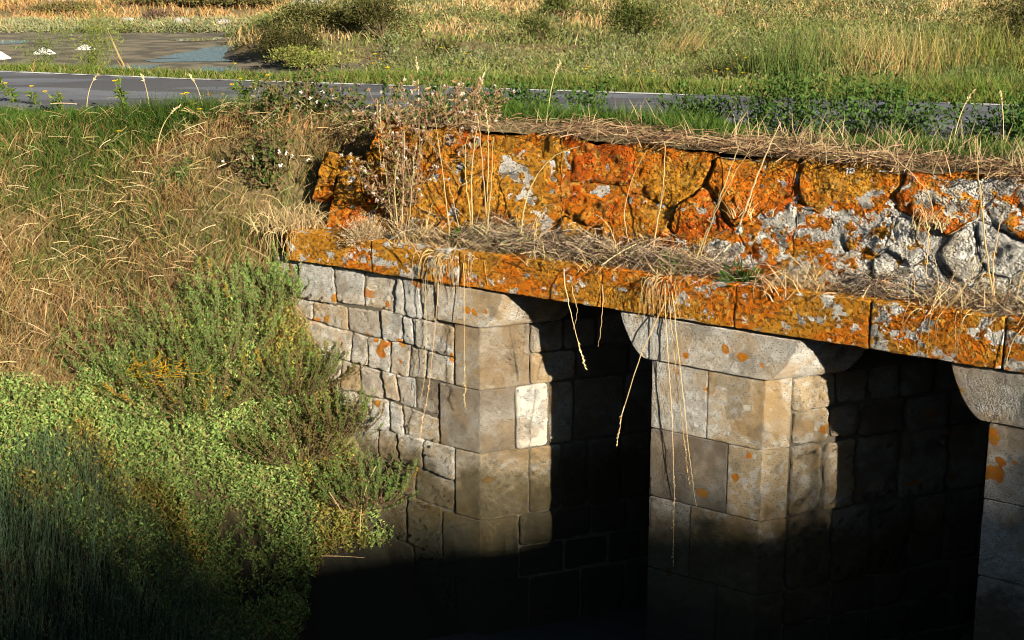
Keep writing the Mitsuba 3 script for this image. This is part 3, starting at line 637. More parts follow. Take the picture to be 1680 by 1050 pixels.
# glaucous upright stems near the channel
acc = Acc()
P = scatter(rng, 42000, -5.0, -.4, 6.5, 10.6, lambda P: outside_bridge(P) & (qa(P)[0] < 10.15 + .4 * (nz(P[:, 0], P[:, 1], 1.3, 91) - .5) - .75 * sstep(.8, 2.0, qa(P)[1])) & (qa(P)[0] > 7.6) & (qa(P)[1] < 2.3))
n = len(P); L = rng.uniform(.16, .34, n) * (.6 + .7 * nz(P[:, 0], P[:, 1], 1.8, 93))
c = pick(rng, [(.11, .17, .09), (.15, .22, .14), (.085, .14, .065), (.20, .14, .09)], n, [.42, .32, .2, .06])
az = -.6 + rng.normal(0, .6, n); ln = rng.uniform(.02, .3, n)
blades(acc, rng, P, L, rng.uniform(.005, .009, n), az, ln, .1, c * .6, c, segs=2)
for k in range(5):
    t = .25 + .75 * (k + rng.uniform(0, 1, n)) / 5
    pos = P + np.stack([np.cos(az), np.sin(az), 0 * az], 1) * (L * (ln * t + .05 * t * t))[:, None] + Z * (L * (t * np.sqrt(1 - ln ** 2 * .8) - .045 * t * t))[:, None]
    leaves(acc, rng, pos, np.stack([rng.normal(0, .5, n), rng.normal(0, .5, n), np.full(n, 1.0)], 1), rng.uniform(.015, .03, n), .005, c * rng.uniform(.8, 1.3, (n, 1)))
struct('glaucous_stems', acc.shape('leaf'), 'thin upright grey green stems growing in shade by the channel', 'ground cover', 'stuff')

# grass on the near bank's crest, below and beside the viewer; it shades the channel
acc = Acc()
aa = rng.uniform(-6, 10.5, 11000); qq = rng.uniform(.2, 1.75, 11000)
P = aa[:, None] * RV + qq[:, None] * NR
P = on_ground(P[:, :2]); n = len(P)
L = rng.uniform(.06, .22, n)
L = np.where((P[:, 1] > 0) & (np.abs(P[:, 0]) < .40 * P[:, 1] + .5), .05, L)
c = pick(rng, DRY + OLIVE, n)
blades(acc, rng, P, L, rng.uniform(.008, .016, n), rng.uniform(0, 6.28, n), rng.uniform(.0, .10, n), rng.uniform(.0, .1, n), c * .8, c, segs=2)
struct('bank_grass', acc.shape('straw'), 'short dry grass on the near bank beside the viewer', 'grass', 'stuff')

# tall reeds added unseen behind the viewer, tops shaped to shade the channel
acc = Acc(); n = 9000
aa = rng.uniform(-4, 12, n); qq = rng.uniform(-3.3, -2.0, n); P = aa[:, None] * RV + qq[:, None] * NR; P = on_ground(P[:, :2])
top = np.interp(aa, [-4, 1.0, 2.0, 3.0, 3.7, 4.4, 4.9, 5.5, 6.1, 6.75, 8.6, 12], [2.5, 2.7, 2.75, 2.75, 2.55, 2.2, 1.95, 1.87, 2.08, 2.42, 2.42, 2.2])
top = top + .50 * (nz(aa, 0 * aa, 1.5, 100) - .5) + .25 * (nz(aa, qq, 3.0, 104) - .5)
L = top * np.where(rng.random(n) < .7, rng.uniform(.7, .95, n), rng.uniform(.92, 1.10, n))
c = pick(rng, OLIVE + DRY, n)
blades(acc, rng, P, L, rng.uniform(.014, .03, n), rng.uniform(0, 6.28, n), rng.uniform(.0, .06, n), rng.uniform(.0, .06, n), c * .8, c, segs=3)
struct('reeds', acc.shape('straw'), 'unseen tall reeds added behind the viewer to shade the channel', 'reeds', 'stuff')

# ---------------------------------------------------------------- single plants and straws
def straw_head(acc, rng, path, col, n=16, L=.018):
    """spikelets along the last stretch of a stem"""
    p = np.asarray(path); k = np.linspace(len(p) * .72, len(p) - 1.001, n); i = k.astype(int); f = (k - i)[:, None]
    pos = p[i] * (1 - f) + p[np.minimum(i + 1, len(p) - 1)] * f
    d = unit(np.gradient(p, axis=0))[i]
    leaves(acc, rng, pos, d + rng.normal(0, .35, (n, 3)), L, L * .36, vary(rng, np.array(col) * 1.1, n))
def face_pt(s, z, o): return FP(s, z, o)
def straw_tuft(label, root, n_short, stems, rngs, spread=.07, short=(.10, .24), col=STRAW, group=None, hang=0.0, green=False):
    """a tuft of dry grass: root point, short blades, long stems each a list of points (s, z, o); the stems with a head carry spikelets"""
    r_ = np.random.default_rng(rngs); key = thing('dry_grass_tuft', label, 'dry grass', group)
    a1 = Acc(); b = FP(root[0], root[1], root[2]) + r_.normal(0, 1, (n_short, 3)) * np.array([spread, spread * .6, .01]); 
    c = vary(r_, col, n_short, .35) if not green else pick(r_, GREEN + [col], n_short)
    blades(a1, r_, b, r_.uniform(*short, n_short) * 1.15, r_.uniform(.004, .008, n_short), r_.uniform(0, 6.28, n_short), r_.uniform(.1, .7, n_short), r_.uniform(.2, 1.2, n_short), c * .7, c)
    if hang:
        m_ = int(n_short * hang); b2 = FP(root[0], root[1], .055) + r_.normal(0, 1, (m_, 3)) * np.array([spread, spread * .6, .012])
        for k in range(m_):
            L = r_.uniform(.08, .24); u1 = r_.normal(0, .05, 2)
            pts = smooth_path([b2[k] - N * .06 + Z * .02, b2[k] + N * .02 + E * u1[0] * .5, b2[k] + N * .025 + E * u1[0] - Z * L], 6)
            tube(a1, pts, .0022, vary(r_, col, 1)[0], 3, .001)
    part(key, 'blades', a1.shape('straw'))
    for st_ in stems:
        pts, head, r0 = st_[0], st_[1], st_[2]
        pth = smooth_path([FP(*p_) + (r_.normal(0, .012, 3) if 0 < i_ < len(pts) - 1 else 0) for i_, p_ in enumerate(pts)], 18) + r_.normal(0, .0022, (18, 3)); a2 = Acc(); cc = vary(r_, np.array(col) * r_.uniform(.85, 1.1), 1, .1)[0]
        tube(a2, pth, r0, cc, 4, r0 * .45)
        if head: straw_head(a2, r_, pth, cc * 1.15, 22, .02)
        part(key, 'stem', a2.shape('straw'))
    return key
LED = -.50
straw_tuft('straw tuft over the first slab joint, with stems hanging down the abutment', (-.27, -.50, -.03), 110,
    [([(-.284, -.49, -.05), (-.305, -.065, -.02), (-.363, .408, 0)], False, .0045), ([(-.195, -.442, -.06), (-.245, -.203, -.05), (-.293, -.028, -.05)], False, .0035),
     ([(-.189, -.495, -.02), (-.102, -.56, .06), (-.058, -1.031, .075), (-.072, -1.481, .07)], True, .003), ([(-.286, -.527, -.02), (-.28, -.66, .06), (-.363, -1.204, .075), (-.468, -1.769, .07)], True, .003),
     ([(-.276, -.52, -.02), (-.382, -.62, .06), (-.397, -1.084, .07), (-.452, -1.495, .07)], False, .0028)], 1, hang=.45)
straw_tuft('bundle of upright pale stems before the big orange stones near the parapet left end', (-.08, -.42, -.14), 90,
    [([(-.159, -.45, -.14), (-.13, .05, -.1), (-.074, .399, -.1)], False, .0045), ([(-.074, -.45, -.14), (-.02, .08, -.1), (-.02, .461, -.1)], True, .0045), ([(-.03, -.45, -.14), (-.046, .12, -.1), (-.089, .417, -.1)], False, .0045),
     ([(-.05, -.45, -.14), (.0, -.1, -.1), (.04, .30, -.1)], False, .0035), ([(-.13, -.45, -.14), (-.19, .0, -.1), (-.17, .28, -.1)], False, .0035)], 2, spread=.06)
straw_tuft('thin cluster of upright straw standing beside the round tan cushion plant', (-.74, -.45, -.12), 60,
    [([(-.76, -.45, -.12), (-.717, -.05, -.09), (-.685, .277, -.08)], False, .005), ([(-.78, -.45, -.12), (-.79, -.1, -.1), (-.74, .12, -.1)], False, .0035), ([(-.70, -.45, -.12), (-.66, -.1, -.1), (-.60, .20, -.1)], True, .0035), ([(-.86, -.45, -.16), (-.90, .0, -.14), (-.93, .42, -.12)], True, .003), ([(-.95, -.45, -.2), (-1.02, .05, -.2), (-1.02, .45, -.2)], False, .003)], 3)
straw_tuft('straw tuft above the second pier with four long stems hanging down past its cap stone', (1.40, -.45, -.02), 130,
    [([(1.456, -.44, -.02), (1.376, -.70, .09), (1.205, -1.113, .11), (1.137, -1.487, .1)], True, .0042), ([(1.381, -.44, -.02), (1.452, -.62, .08), (1.529, -1.384, .09), (1.543, -2.182, .08)], True, .0036),
     ([(1.415, -.44, -.02), (1.5, -.68, .08), (1.606, -1.293, .09), (1.688, -1.782, .08)], False, .0036), ([(1.402, -.44, -.02), (1.475, -.69, .08), (1.571, -1.224, .09), (1.643, -1.668, .08)], True, .003)], 4, hang=.3)
straw_tuft('small tuft hanging a stem with a feathery head into the first opening', (.62, -.47, -.04), 50,
    [([(.645, -.44, -.02), (.754, -.57, .08), (.832, -.831, .085), (.88, -1.049, .08)], True, .0034), ([(.70, -.46, 0), (.77, -.60, .07), (.787, -.705, .07), (.78, -.822, .07)], False, .0025)], 5)
straw_tuft('single short straw drooping over the slab edge left of the second pier', (.93, -.45, -.03), 25, [([(.94, -.45, 0), (.99, -.60, .07), (.972, -.774, .07), (.961, -.899, .07)], False, .003)], 6)
straw_tuft('tuft with one tall straight stem before the middle of the orange parapet', (1.18, -.42, -.16), 60, [([(1.17, -.42, -.17), (1.238, .021, -.2), (1.238, .345, -.2)], False, .0045), ([(1.22, -.42, -.17), (1.20, -.15, -.2), (1.27, .1, -.2)], False, .003), ([(1.10, -.42, -.17), (.98, -.1, -.2), (1.119, .279, -.2)], False, .003)], 7)
straw_tuft('two long stems leaning right across the parapet in front of the small green rosettes', (1.50, -.42, -.14), 50, [([(1.48, -.42, -.14), (1.671, .074, -.13), (1.794, .403, -.12)], False, .005), ([(1.52, -.42, -.14), (1.645, .0, -.14), (1.85, .37, -.16)], False, .0035)], 8)
straw_tuft('long pale cane leaning right over the parapet top, thickest of the leaning stems', (1.78, -.05, -.22), 24, [([(1.76, -.10, -.22), (1.875, .217, -.24), (1.96, .50, -.28)], False, .0055)], 9, short=(.06, .14))
straw_tuft('straw sprouting from the joint above the grey lichen stones, its stem bent like an elbow', (2.93, .02, -.18), 60, [([(2.93, .05, -.16), (2.86, .26, -.16), (2.512, .471, -.22)], False, .0035), ([(2.93, .03, -.16), (2.942, -.08, -.1), (2.955, -.25, -.10)], False, .0045)], 10, short=(.06, .18))
straw_tuft('straw tuft on the ledge at the right above the last opening', (3.05, -.40, -.03), 90, [([(3.07, -.40, -.05), (3.023, -.2, -.05), (2.968, -.03, -.05)], False, .004), ([(3.10, -.40, -.05), (3.22, -.2, -.06), (3.30, -.05, -.05)], False, .0035)], 11, hang=.12)
straw_tuft('tall thin stems standing against the grey stones at the right edge', (3.30, -.38, -.14), 80, [([(3.326, -.36, -.14), (3.235, .15, -.16), (3.146, .51, -.2)], False, .005), ([(3.34, -.36, -.12), (3.34, -.1, -.1), (3.35, .15, -.1)], False, .0045), ([(3.42, -.36, -.14), (3.46, .05, -.2), (3.43, .42, -.22)], True, .004)], 12, hang=.1)
straw_tuft('short bent straw hanging over the slab edge at the far right', (3.60, -.38, 0), 40, [([(3.60, -.36, .0), (3.585, -.34, .06), (3.528, -.468, .08), (3.477, -.629, .08)], False, .0045)], 13)
straw_tuft('arching straw across the yellow orange stone, second stone from the parapet end', (.25, -.42, -.15), 90, [([(.22, -.40, -.15), (.35, .05, -.14), (.63, .266, -.2)], False, .004), ([(.32, -.40, -.15), (.42, -.15, -.14), (.55, -.12, -.1)], False, .003)], 14)
straw_tuft('straw clump resting on the ledge between the pale stem bundle and the first opening', (.02, -.47, -.08), 130, [([(.03, -.44, -.08), (.12, -.25, -.04), (.28, -.28, -.02)], False, .003)], 15, hang=.05)
straw_tuft('low straw clump on the ledge above the first opening', (.52, -.46, -.11), 120, [([(.5, -.44, -.1), (.58, -.25, -.06), (.75, -.2, -.04)], False, .003)], 16, spread=.10)
straw_tuft('low straw clump on the ledge left of the hanging stems', (1.02, -.45, -.10), 120, [([(1.0, -.44, -.1), (.95, -.2, -.08), (.85, -.12, -.04)], False, .003)], 17, spread=.10)
straw_tuft('dry grass spilling over the left end of the slab course', (-1.70, -.50, -.06), 260, [([(-1.70, -.5, -.05), (-1.78, -.3, -.02), (-1.90, -.25, .05)], False, .003), ([(-1.66, -.5, 0), (-1.66, -.6, .07), (-1.70, -.92, .08)], False, .003)], 18, spread=.13, short=(.12, .28), hang=.12)
straw_tuft('small straw tuft on the ledge just right of the round tan cushion plant', (-.52, -.47, -.08), 110, [([(-.52, -.45, -.08), (-.45, -.2, -.06), (-.30, -.12, -.03)], False, .003)], 19, spread=.09)
straw_tuft('straw tuft on the ledge under the rusty red stones, right of the green rosettes', (2.25, -.42, -.10), 130, [([(2.25, -.40, -.08), (2.4, -.2, -.06), (2.62, -.15, -.03)], False, .0035)], 20, spread=.11)
# withered thistles behind the left end of the parapet: brown, with white down
def thistle(label, s, o, z, h, n, sd):
    r_ = np.random.default_rng(sd); key = thing('withered_thistle', label, 'thistle', 'withered thistles at the parapet end')
    st_, hd, dn = Acc(), Acc(), Acc(); root = FP(s, z, o)
    for k in range(n):
        tip = root + np.array([r_.normal(0, .16), r_.normal(0, .12), h * r_.uniform(.55, 1.05)]); midp = root * .5 + tip * .5 + r_.normal(0, .03, 3)
        pth = smooth_path([root, midp, tip], 9); tube(st_, pth, .0035, vary(r_, (.24, .16, .09), 1)[0], 3, .0015)
        m_ = 26; tt = r_.uniform(.1, 1, m_); pos = pth[(tt * 8).astype(int)] + r_.normal(0, .012, (m_, 3))
        leaves(st_, r_, pos, r_.normal(0, 1, (m_, 3)) + [0, 0, .3], r_.uniform(.03, .07, m_), r_.uniform(.008, .018, m_), pick(r_, [(.24, .15, .08), (.15, .10, .05), (.20, .22, .07), (.32, .22, .13)], m_))
        for j in range(r_.integers(3, 7)):
            bt = pth[r_.integers(4, 9)]; hp = bt + r_.normal(0, .045, 3) + [0, 0, .03]; tube(st_, smooth_path([bt, (bt + hp) / 2 + [0, 0, -.01], hp], 4), .0018, (.26, .17, .10), 3)
            leaves(hd, r_, np.repeat(hp[None], 9, 0), r_.normal(0, 1, (9, 3)) + [0, 0, .5], .020, .009, vary(r_, (.30, .19, .11), 9))
            if r_.random() < .32: leaves(dn, r_, np.repeat(hp[None], 16, 0) + [0, 0, .008], r_.normal(0, 1, (16, 3)) + [0, 0, .6], r_.uniform(.010, .018, 16), .008, vary(r_, (.72, .68, .62), 16, .1, .03))
    part(key, 'stems', st_.shape('straw')); part(key, 'seed_heads', hd.shape('straw'))
    if dn.n: part(key, 'down', dn.shape('straw'))
for k, (s, o, z, h, n, lab) in enumerate([(-.92, -.62, -.05, .60, 7, 'withered thistle with white down standing just right of the leftmost parapet stones'), (-.88, -.20, -.42, .75, 8, 'withered thistle rising from the ledge behind the round tan cushion plant'),
    (-.80, -.30, -.30, .78, 9, 'tall withered thistle in the gap between the leftmost stones and the big orange stones'), (-.62, -.62, .10, .48, 8, 'white downed thistle on the parapet top beside the gap'),
    (-.98, -.66, .0, .50, 7, 'thistle with the whitest down, standing highest against the road'), (-.45, -.45, -.10, .42, 6, 'small brown thistle in front of the leftmost big orange stone'), (-.90, -.24, -.40, .45, 6, 'dark brown thistle at the foot of the gap right of the leftmost stones'), (-1.55, -.75, -.05, .42, 7, 'brown thistle tangled in the brambles at the left end of the parapet'), (-.70, -.9, .15, .40, 7, 'withered thistle on the verge, right of the one standing highest')]):
    thistle(lab, s, o, z, h, int(n * 1.7), 40 + k)
# round tan cushion plant on the ledge
r_ = np.random.default_rng(5); key = thing('cushion_plant', 'round tan dried cushion plant on the slab ledge near its left end', 'plant'); a1 = Acc(); n = 900
d = unit(np.stack([r_.normal(0, 1, n), r_.normal(0, 1, n), np.abs(r_.normal(.3, .8, n))], 1)); L = r_.uniform(.08, .20, n); b = FP(-1.0, -.50, -.02) + r_.normal(0, .02, (n, 3))
side = unit(np.cross(d, r_.normal(size=(n, 3)))) * .0028; tip = b + d * L[:, None] * [1.0, .8, 1.15]; c = pick(r_, [(.42, .31, .18), (.52, .40, .26), (.30, .21, .12)], n)
a1.add(np.stack([b - side, b + side, tip], 1).reshape(-1, 3), np.arange(3 * n).reshape(-1, 3), np.repeat(c, 3, 0)); part(key, 'twigs', a1.shape('straw'))
a1 = Acc(); k = np.repeat(np.arange(n), 4); leaves(a1, r_, b[k] + (tip - b)[k] * r_.uniform(.6, 1, (4 * n, 1)), d[k] + r_.normal(0, .5, (4 * n, 3)), .014, .005, vary(r_, (.50, .38, .23), 4 * n, .3)); part(key, 'dry_flowers', a1.shape('straw'))
# green rosettes on the ledge
for k, (s, lab, o) in enumerate([(1.43, 'small green leafy rosette on the ledge, over the hanging straw', -.08), (1.86, 'larger green rosette with toothed leaves on the ledge under the rusty stone', -.08), (-.16, 'sprig of grey green leaves in the straw over the first slab joint', -.1), (.22, 'faint green sprig in the ledge straw above the left cap stone', -.1)]):
    r_ = np.random.default_rng(60 + k); key = thing('rosette_plant', lab, 'plant'); a1 = Acc(); n = [50, 60, 22, 18][k]
    b = FP(s, -.43, o) + r_.normal(0, .02, (n, 3)); dd = np.stack([r_.normal(0, 1, n), r_.normal(0, 1, n), r_.uniform(.2, 1.2, n)], 1)
    for j in range(3): leaves(a1, r_, b + unit(dd) * .045 * j, dd + r_.normal(0, .3, (n, 3)), r_.uniform(.04, .075, n), .016, pick(r_, GREEN, n, [.4, .2, .4, 0]))
    part(key, 'leaves', a1.shape('leaf'))

# ------------------------------------------------ shrubs of the left bank
def sea_blite(label, pos, rad, h, n, sd, cols, lean=(0, 0), yellow=0.):
    r_ = np.random.default_rng(sd); key = thing('sea_blite_shrub', label, 'shrub', 'sea blite shrubs on the left bank'); st_, lf = Acc(), Acc()
    pos = np.array(pos)
    rad, h, n = rad * 1.3, h * .88, int(n * 1.5)
    for k in range(n):
        ang, rr_ = r_.uniform(0, 6.28), rad * math.sqrt(r_.random()); off = np.array([math.cos(ang) * rr_, math.sin(ang) * rr_ * .8, 0])
        hh = h * (1 - .3 * (rr_ / rad) ** 2) * r_.choice([.5, .7, .85, 1.0, 1.2]); tip = pos + off * 1.35 + np.array([lean[0], lean[1], 0]) * hh + [r_.normal(0, .06), r_.normal(0, .06), hh]
        root = pos + off * .7 - [0, 0, .05]; pth = smooth_path([root, root * .45 + tip * .55 + off * .12, tip], 7); tube(st_, pth, .003, (.17, .11, .07), 3, .0015)
        m_ = 46; tt = r_.uniform(.3, 1, m_); ps = pth[0] * 0 + np.array([np.interp(tt, np.linspace(0, 1, 7), pth[:, j]) for j in range(3)]).T
        ax = unit(tip - pth[3]); c0 = np.array(cols[r_.choice(len(cols))]); c0 = np.array((.42, .27, .03)) if r_.random() < yellow else c0
        leaves(lf, r_, ps, ax * .9 + r_.normal(0, .6, (m_, 3)), r_.uniform(.018, .032, m_), r_.uniform(.005, .009, m_), vary(r_, c0, m_, .25) * (.7 + .4 * tt)[:, None])
    part(key, 'stems', st_.shape('straw')); part(key, 'foliage', lf.shape('leaf'))
GB = [(.12, .21, .05), (.17, .27, .07), (.09, .15, .04)]; BRN = [(.17, .13, .05), (.20, .17, .07), (.12, .14, .04), (.15, .19, .05)]; PALE = [(.23, .35, .10), (.18, .29, .08)]
for k, a in enumerate([('leftmost sea blite shrub, dark green with upright spires, below the dry grass', (-2.50, 10.50, -1.42), .34, .48, 120, GB), ('tall sea blite shrub in the middle of the bank, below the dry grass', (-2.12, 10.66, -1.28), .34, .52, 120, GB + PALE),
    ('brownish sea blite bush among the purslane under the tall one', (-2.20, 10.36, -1.55), .34, .34, 110, BRN), ('pale green spires standing at the foot of the dry grass, left of the abutment top', (-1.90, 10.85, -1.05), .26, .40, 90, PALE),
    ('bright green spires touching the top of the abutment wall', (-1.62, 10.95, -.92), .18, .34, 60, PALE), ('brown green shrub leaning on the abutment stones', (-1.62, 10.62, -1.50), .34, .36, 130, BRN + GB),
    ('shrub half covering the lower left abutment stones', (-1.27, 10.60, -1.78), .30, .36, 120, GB + BRN), ('low reddish brown shrub below the shrub that leans on the abutment', (-1.50, 10.40, -1.90), .30, .28, 100, BRN), ('last leafy shrub at the foot of the abutment, next to the shade', (-1.02, 10.42, -2.25), .26, .36, 110, GB)]):
    sea_blite(a[0], a[1], a[2], a[3], a[4], 200 + k, a[5], lean=(-.15, -.1), yellow=.10 if k == 2 else .02)
r_ = np.random.default_rng(8); key = thing('dodder', 'orange yellow dodder strand lying over the brownish shrub', 'plant'); a1 = Acc()
for k in range(34):
    p0 = np.array([-2.42, 10.22, -1.32]) + r_.normal(0, 1, 3) * [.10, .04, .03]; p1 = p0 + np.array([r_.uniform(.05, .3), r_.normal(0, .05), r_.uniform(-.02, .12)])
    tube(a1, smooth_path([p0, (p0 + p1) / 2 + r_.normal(0, .03, 3), p1], 6), .003, vary(r_, (.55, .30, .02), 1)[0], 3, .002)
part(key, 'strands', a1.shape('straw'))
for k, (pts, lab) in enumerate([([(-.80, -2.45, .32), (-.78, -2.2, .3), (-.745, -1.99, .2)], 'straight straw leaning on the shrub at the abutment foot'), ([(-1.06, -2.60, .6), (-.95, -2.63, .42), (-.83, -2.67, .25)], 'straw lying level in the shade at the foot of the abutment'), ([(-.72, -2.03, .7), (-.66, -2.09, .7), (-.60, -2.16, .7)], 'short straw stuck in the leaves beside the leaning straw')]):
    key = thing('loose_straw', lab, 'straw'); a1 = Acc(); tube(a1, smooth_path([FP(*p_) for p_ in pts], 10), .0035, STRAW, 4, .002); part(key, 'stalk', a1.shape('straw'))
# leafy plants
def leafy(name, label, cat, pos, rad, h, n, sd, cols, L=(.03, .06), W=.4, group=None, stems=9):
    r_ = np.random.default_rng(sd); key = thing(name, label, cat, group); st_, lf = Acc(), Acc(); pos = np.array(pos, float)
    for k in range(stems):
        tip = pos + [r_.normal(0, rad * .6), r_.normal(0, rad * .5), h * (r_.uniform(.6, 1.05) if name != 'bramble' else r_.uniform(.3, 1.5))]; pth = smooth_path([pos + r_.normal(0, .03, 3) * [1, 1, 0], (pos + tip) / 2 + r_.normal(0, .03, 3), tip], 7)
        tube(st_, pth, .004, (.12, .13, .05) if name != 'bramble' else (.20, .13, .08), 3, .002); m_ = n // stems; tt = r_.uniform(.1, 1, m_)
        ps = np.array([np.interp(tt, np.linspace(0, 1, 7), pth[:, j]) for j in range(3)]).T + r_.normal(0, rad * .16, (m_, 3))
        l_ = r_.uniform(*L, m_); leaves(lf, r_, ps, r_.normal(0, 1, (m_, 3)) + [0, 0, .35], l_, l_ * W, pick(r_, cols, m_))
    part(key, 'stems', st_.shape('straw')); part(key, 'leaves', lf.shape('leaf')); return key, pos
VG = [(.06, .12, .03), (.085, .16, .04), (.045, .09, .02), (.11, .19, .05)]
ORD = ['first', 'second', 'third', 'fourth', 'fifth', 'sixth', 'seventh', 'eighth', 'ninth', 'tenth', 'eleventh', 'twelfth', 'thirteenth', 'fourteenth', 'fifteenth', 'sixteenth']
VP = [(-.62, 12.95, .26, .22), (-.32, 13.05, .26, .22), (0., 12.85, .26, .20), (.29, 12.75, .24, .22), (.62, 12.85, .26, .24), (1.33, 12.30, .24, .20), (1.58, 12.45, .26, .22), (1.86, 12.05, .28, .26), (2.12, 11.95, .30, .30), (2.36, 11.80, .30, .30), (2.58, 11.95, .30, .28), (2.76, 11.75, .26, .26), (3.02, 11.90, .26, .22), (3.32, 11.15, .24, .20), (3.55, 11.0, .26, .22), (3.75, 11.6, .28, .22)]
for k, (x, y, rad, h) in enumerate(VP):
    leafy('verge_plant', f'bushy green plant on the verge behind the parapet, {ORD[k]} from the left', 'plant', (x, y, max(float(verge_z(x, y)), 0.) - .01), rad * 1.1, h * 1.8, 760, 300 + k, VG, group='green plants along the verge behind the parapet')
for k, (p_, rad, h, lab) in enumerate([((-1.80, 12.0, -.2), .26, .26, 'dark green bramble at the left foot of the parapet end'), ((-1.50, 12.2, -.1), .32, .30, 'dark green bramble behind the leftmost orange stones'), ((-1.10, 12.0, -.1), .30, .28, 'bramble growing over the top of the parapet end, among the thistles'), ((-1.78, 11.55, -.35), .20, .34, 'bramble with white flowers hanging beside the leftmost orange stone')]):
    p_ = (p_[0], p_[1], max(float(ground_z(p_[0], p_[1])), float(verge_z(p_[0], p_[1])) if so(p_[0], p_[1])[0] > -2.2 else -9) - .02)
    key, pos = leafy('bramble', lab, 'bramble', p_, rad, h, 1150, 340 + k, [(.06, .10, .025), (.10, .15, .04), (.045, .07, .02), (.17, .16, .06), (.22, .15, .08)], L=(.02, .055), W=.5, stems=26)
    if k in (1, 3):
        a1 = Acc(); r_ = np.random.default_rng(k); m_ = 8
        for j in range(m_):
            c_ = pos + r_.normal(0, 1, 3) * [.16, .08, .08] + [0, -.12, h * .6]; leaves(a1, r_, np.repeat(c_[None], 7, 0), r_.normal(0, 1, (7, 3)), .02, .014, (.75, .73, .70))
        part(key, 'flowers', a1.shape('straw'))
leafy('fern_like_plant', 'soft green feathery plant alone in the dry grass of the left bank', 'plant', (-2.52, 11.75, -.38), .14, .26, 500, 350, VG, L=(.03, .05), W=.22)
# sow thistles with yellow flowers
def sow_thistle(label, pos, h, sd, nf, group='yellow flowered plants along the road', leafy_=44, fr=.023):
    r_ = np.random.default_rng(sd); key = thing('sow_thistle', label, 'flower', group); pos = np.array(pos, float); st_, lf = Acc(), Acc(); heads = []
    for k in range(nf):
        fl = Acc(); heads.append(fl); tip = pos + [r_.normal(0, .13), r_.normal(0, .09), h * r_.uniform(.65, 1.05)]; pth = smooth_path([pos, (pos + tip) / 2 + r_.normal(0, .03, 3), tip], 8); tube(st_, pth, .0035, (.16, .20, .07), 3, .002)
        m_ = leafy_; tt = r_.uniform(.05, .9, m_); ps = np.array([np.interp(tt, np.linspace(0, 1, 8), pth[:, j]) for j in range(3)]).T
        leaves(lf, r_, ps, r_.normal(0, 1, (m_, 3)) + [0, 0, .4], r_.uniform(.04, .10, m_), r_.uniform(.014, .028, m_), pick(r_, OLIVE + GREEN, m_))
        for ring in range(2):
            m_ = 13; an = np.arange(m_) * 6.283 / m_ + ring * .2; dd = np.stack([np.cos(an), np.sin(an), np.full(m_, .35 + .5 * ring)], 1)
            leaves(fl, r_, np.repeat(tip[None], m_, 0), dd + [0, -.25, 0], fr * (1 - .3 * ring), .008, vary(r_, (.80, .55, .02), m_, .12, .04))
        leaves(fl, r_, np.repeat(tip[None], 5, 0) - [0, 0, .012], r_.normal(0, .4, (5, 3)) + [0, 0, 1], .014, .008, (.12, .16, .05))
    part(key, 'stems', st_.shape('straw')); part(key, 'leaves', lf.shape('leaf'))
    for fl in heads: part(key, 'flower', fl.shape('straw'))
FL = [((-4.55, 14.6), .32, 2, 'sow thistle at the left edge against the road, with two yellow flowers'), ((-4.20, 14.3), .32, 1, 'sow thistle with the largest yellow flower, against the road near the left edge'), ((-3.95, 13.9), .26, 2, 'small flowered sow thistle right of the largest yellow flower'),
      ((-2.72, 13.0), .30, 3, 'sow thistle with a close cluster of yellow flowers in the dark green grass'), ((-2.50, 12.5), .28, 1, 'single yellow flower in front of the dark green grass patch'), ((-3.15, 12.4), .26, 1, 'single yellow flower at the upper edge of the dry grass'), ((-2.30, 13.7), .34, 3, 'sow thistle in front of the road, just left of the brambles'),
      ((-2.05, 13.3), .30, 2, 'sow thistle at the left of the brambles, with brown seed heads'), ((-4.0, 12.6), .24, 1, 'lone yellow flower at the left edge, over the dry grass'), ((-1.62, 12.7), .34, 2, 'yellow flowers over the bramble behind the leftmost orange stones'), ((-1.0, 13.4), .45, 2, 'tall sow thistle with yellow flowers against the road above the thistles'), ((-3.3, 13.6), .3, 2, 'sow thistle in the gap of low grass, left of the dark green patch')]
for k, ((x, y), h, nf, lab) in enumerate(FL): sow_thistle(lab, (x, y, float(ground_z(x, y))), h, 400 + k, nf)
# flowering oat grass stems that stand up against the road
for k, (x, y, h, dx, lab) in enumerate([(-3.75, 14.0, .34, .12, 'arching oat stem with pale hanging spikelets against the road, left'), (-3.1, 13.6, .36, -.05, 'upright seed stem in front of the road, just right of the oat stem'), (-2.6, 13.4, .38, -.10, 'grass stem with a seed head before the road, above the dark green grass'), (-.3, 12.9, .55, .08, 'tall pale seed stem crossing the white road line, behind the parapet'), (.28, 12.6, .55, .10, 'thick bent straw over the green verge grass behind the second orange stone'), (-.75, 12.9, .62, -.02, 'tall thin stem crossing the road right of the thistles'), (-2.75, 12.2, .4, .2, 'long bent straw leaning right out of the dry grass'), (3.05, 10.95, .5, .12, 'tall stem with a bent head at the right in front of the road'), (3.35, 10.75, .5, -.06, 'thin stem at the right edge in front of the road'), (1.75, 12.6, .35, .05, 'thin seed stem among the green verge plants')]):
    r_ = np.random.default_rng(430 + k); key = thing('seed_stem', lab, 'grass stem', 'single seed stems'); b = np.array([x, y, max(float(ground_z(x, y)), float(verge_z(x, y)) if x > -.5 else -9)]); a1 = Acc(); a2 = Acc()
    pth = smooth_path([b, b + [dx * .3, 0, h * .6], b + [dx, -.02, h]], 14); tube(a1, pth, .0038, STRAW, 3, .002); straw_head(a2, r_, pth, (.66, .54, .33), 26, .026); part(key, 'stalk', a1.shape('straw')); part(key, 'seed_head', a2.shape('straw'))

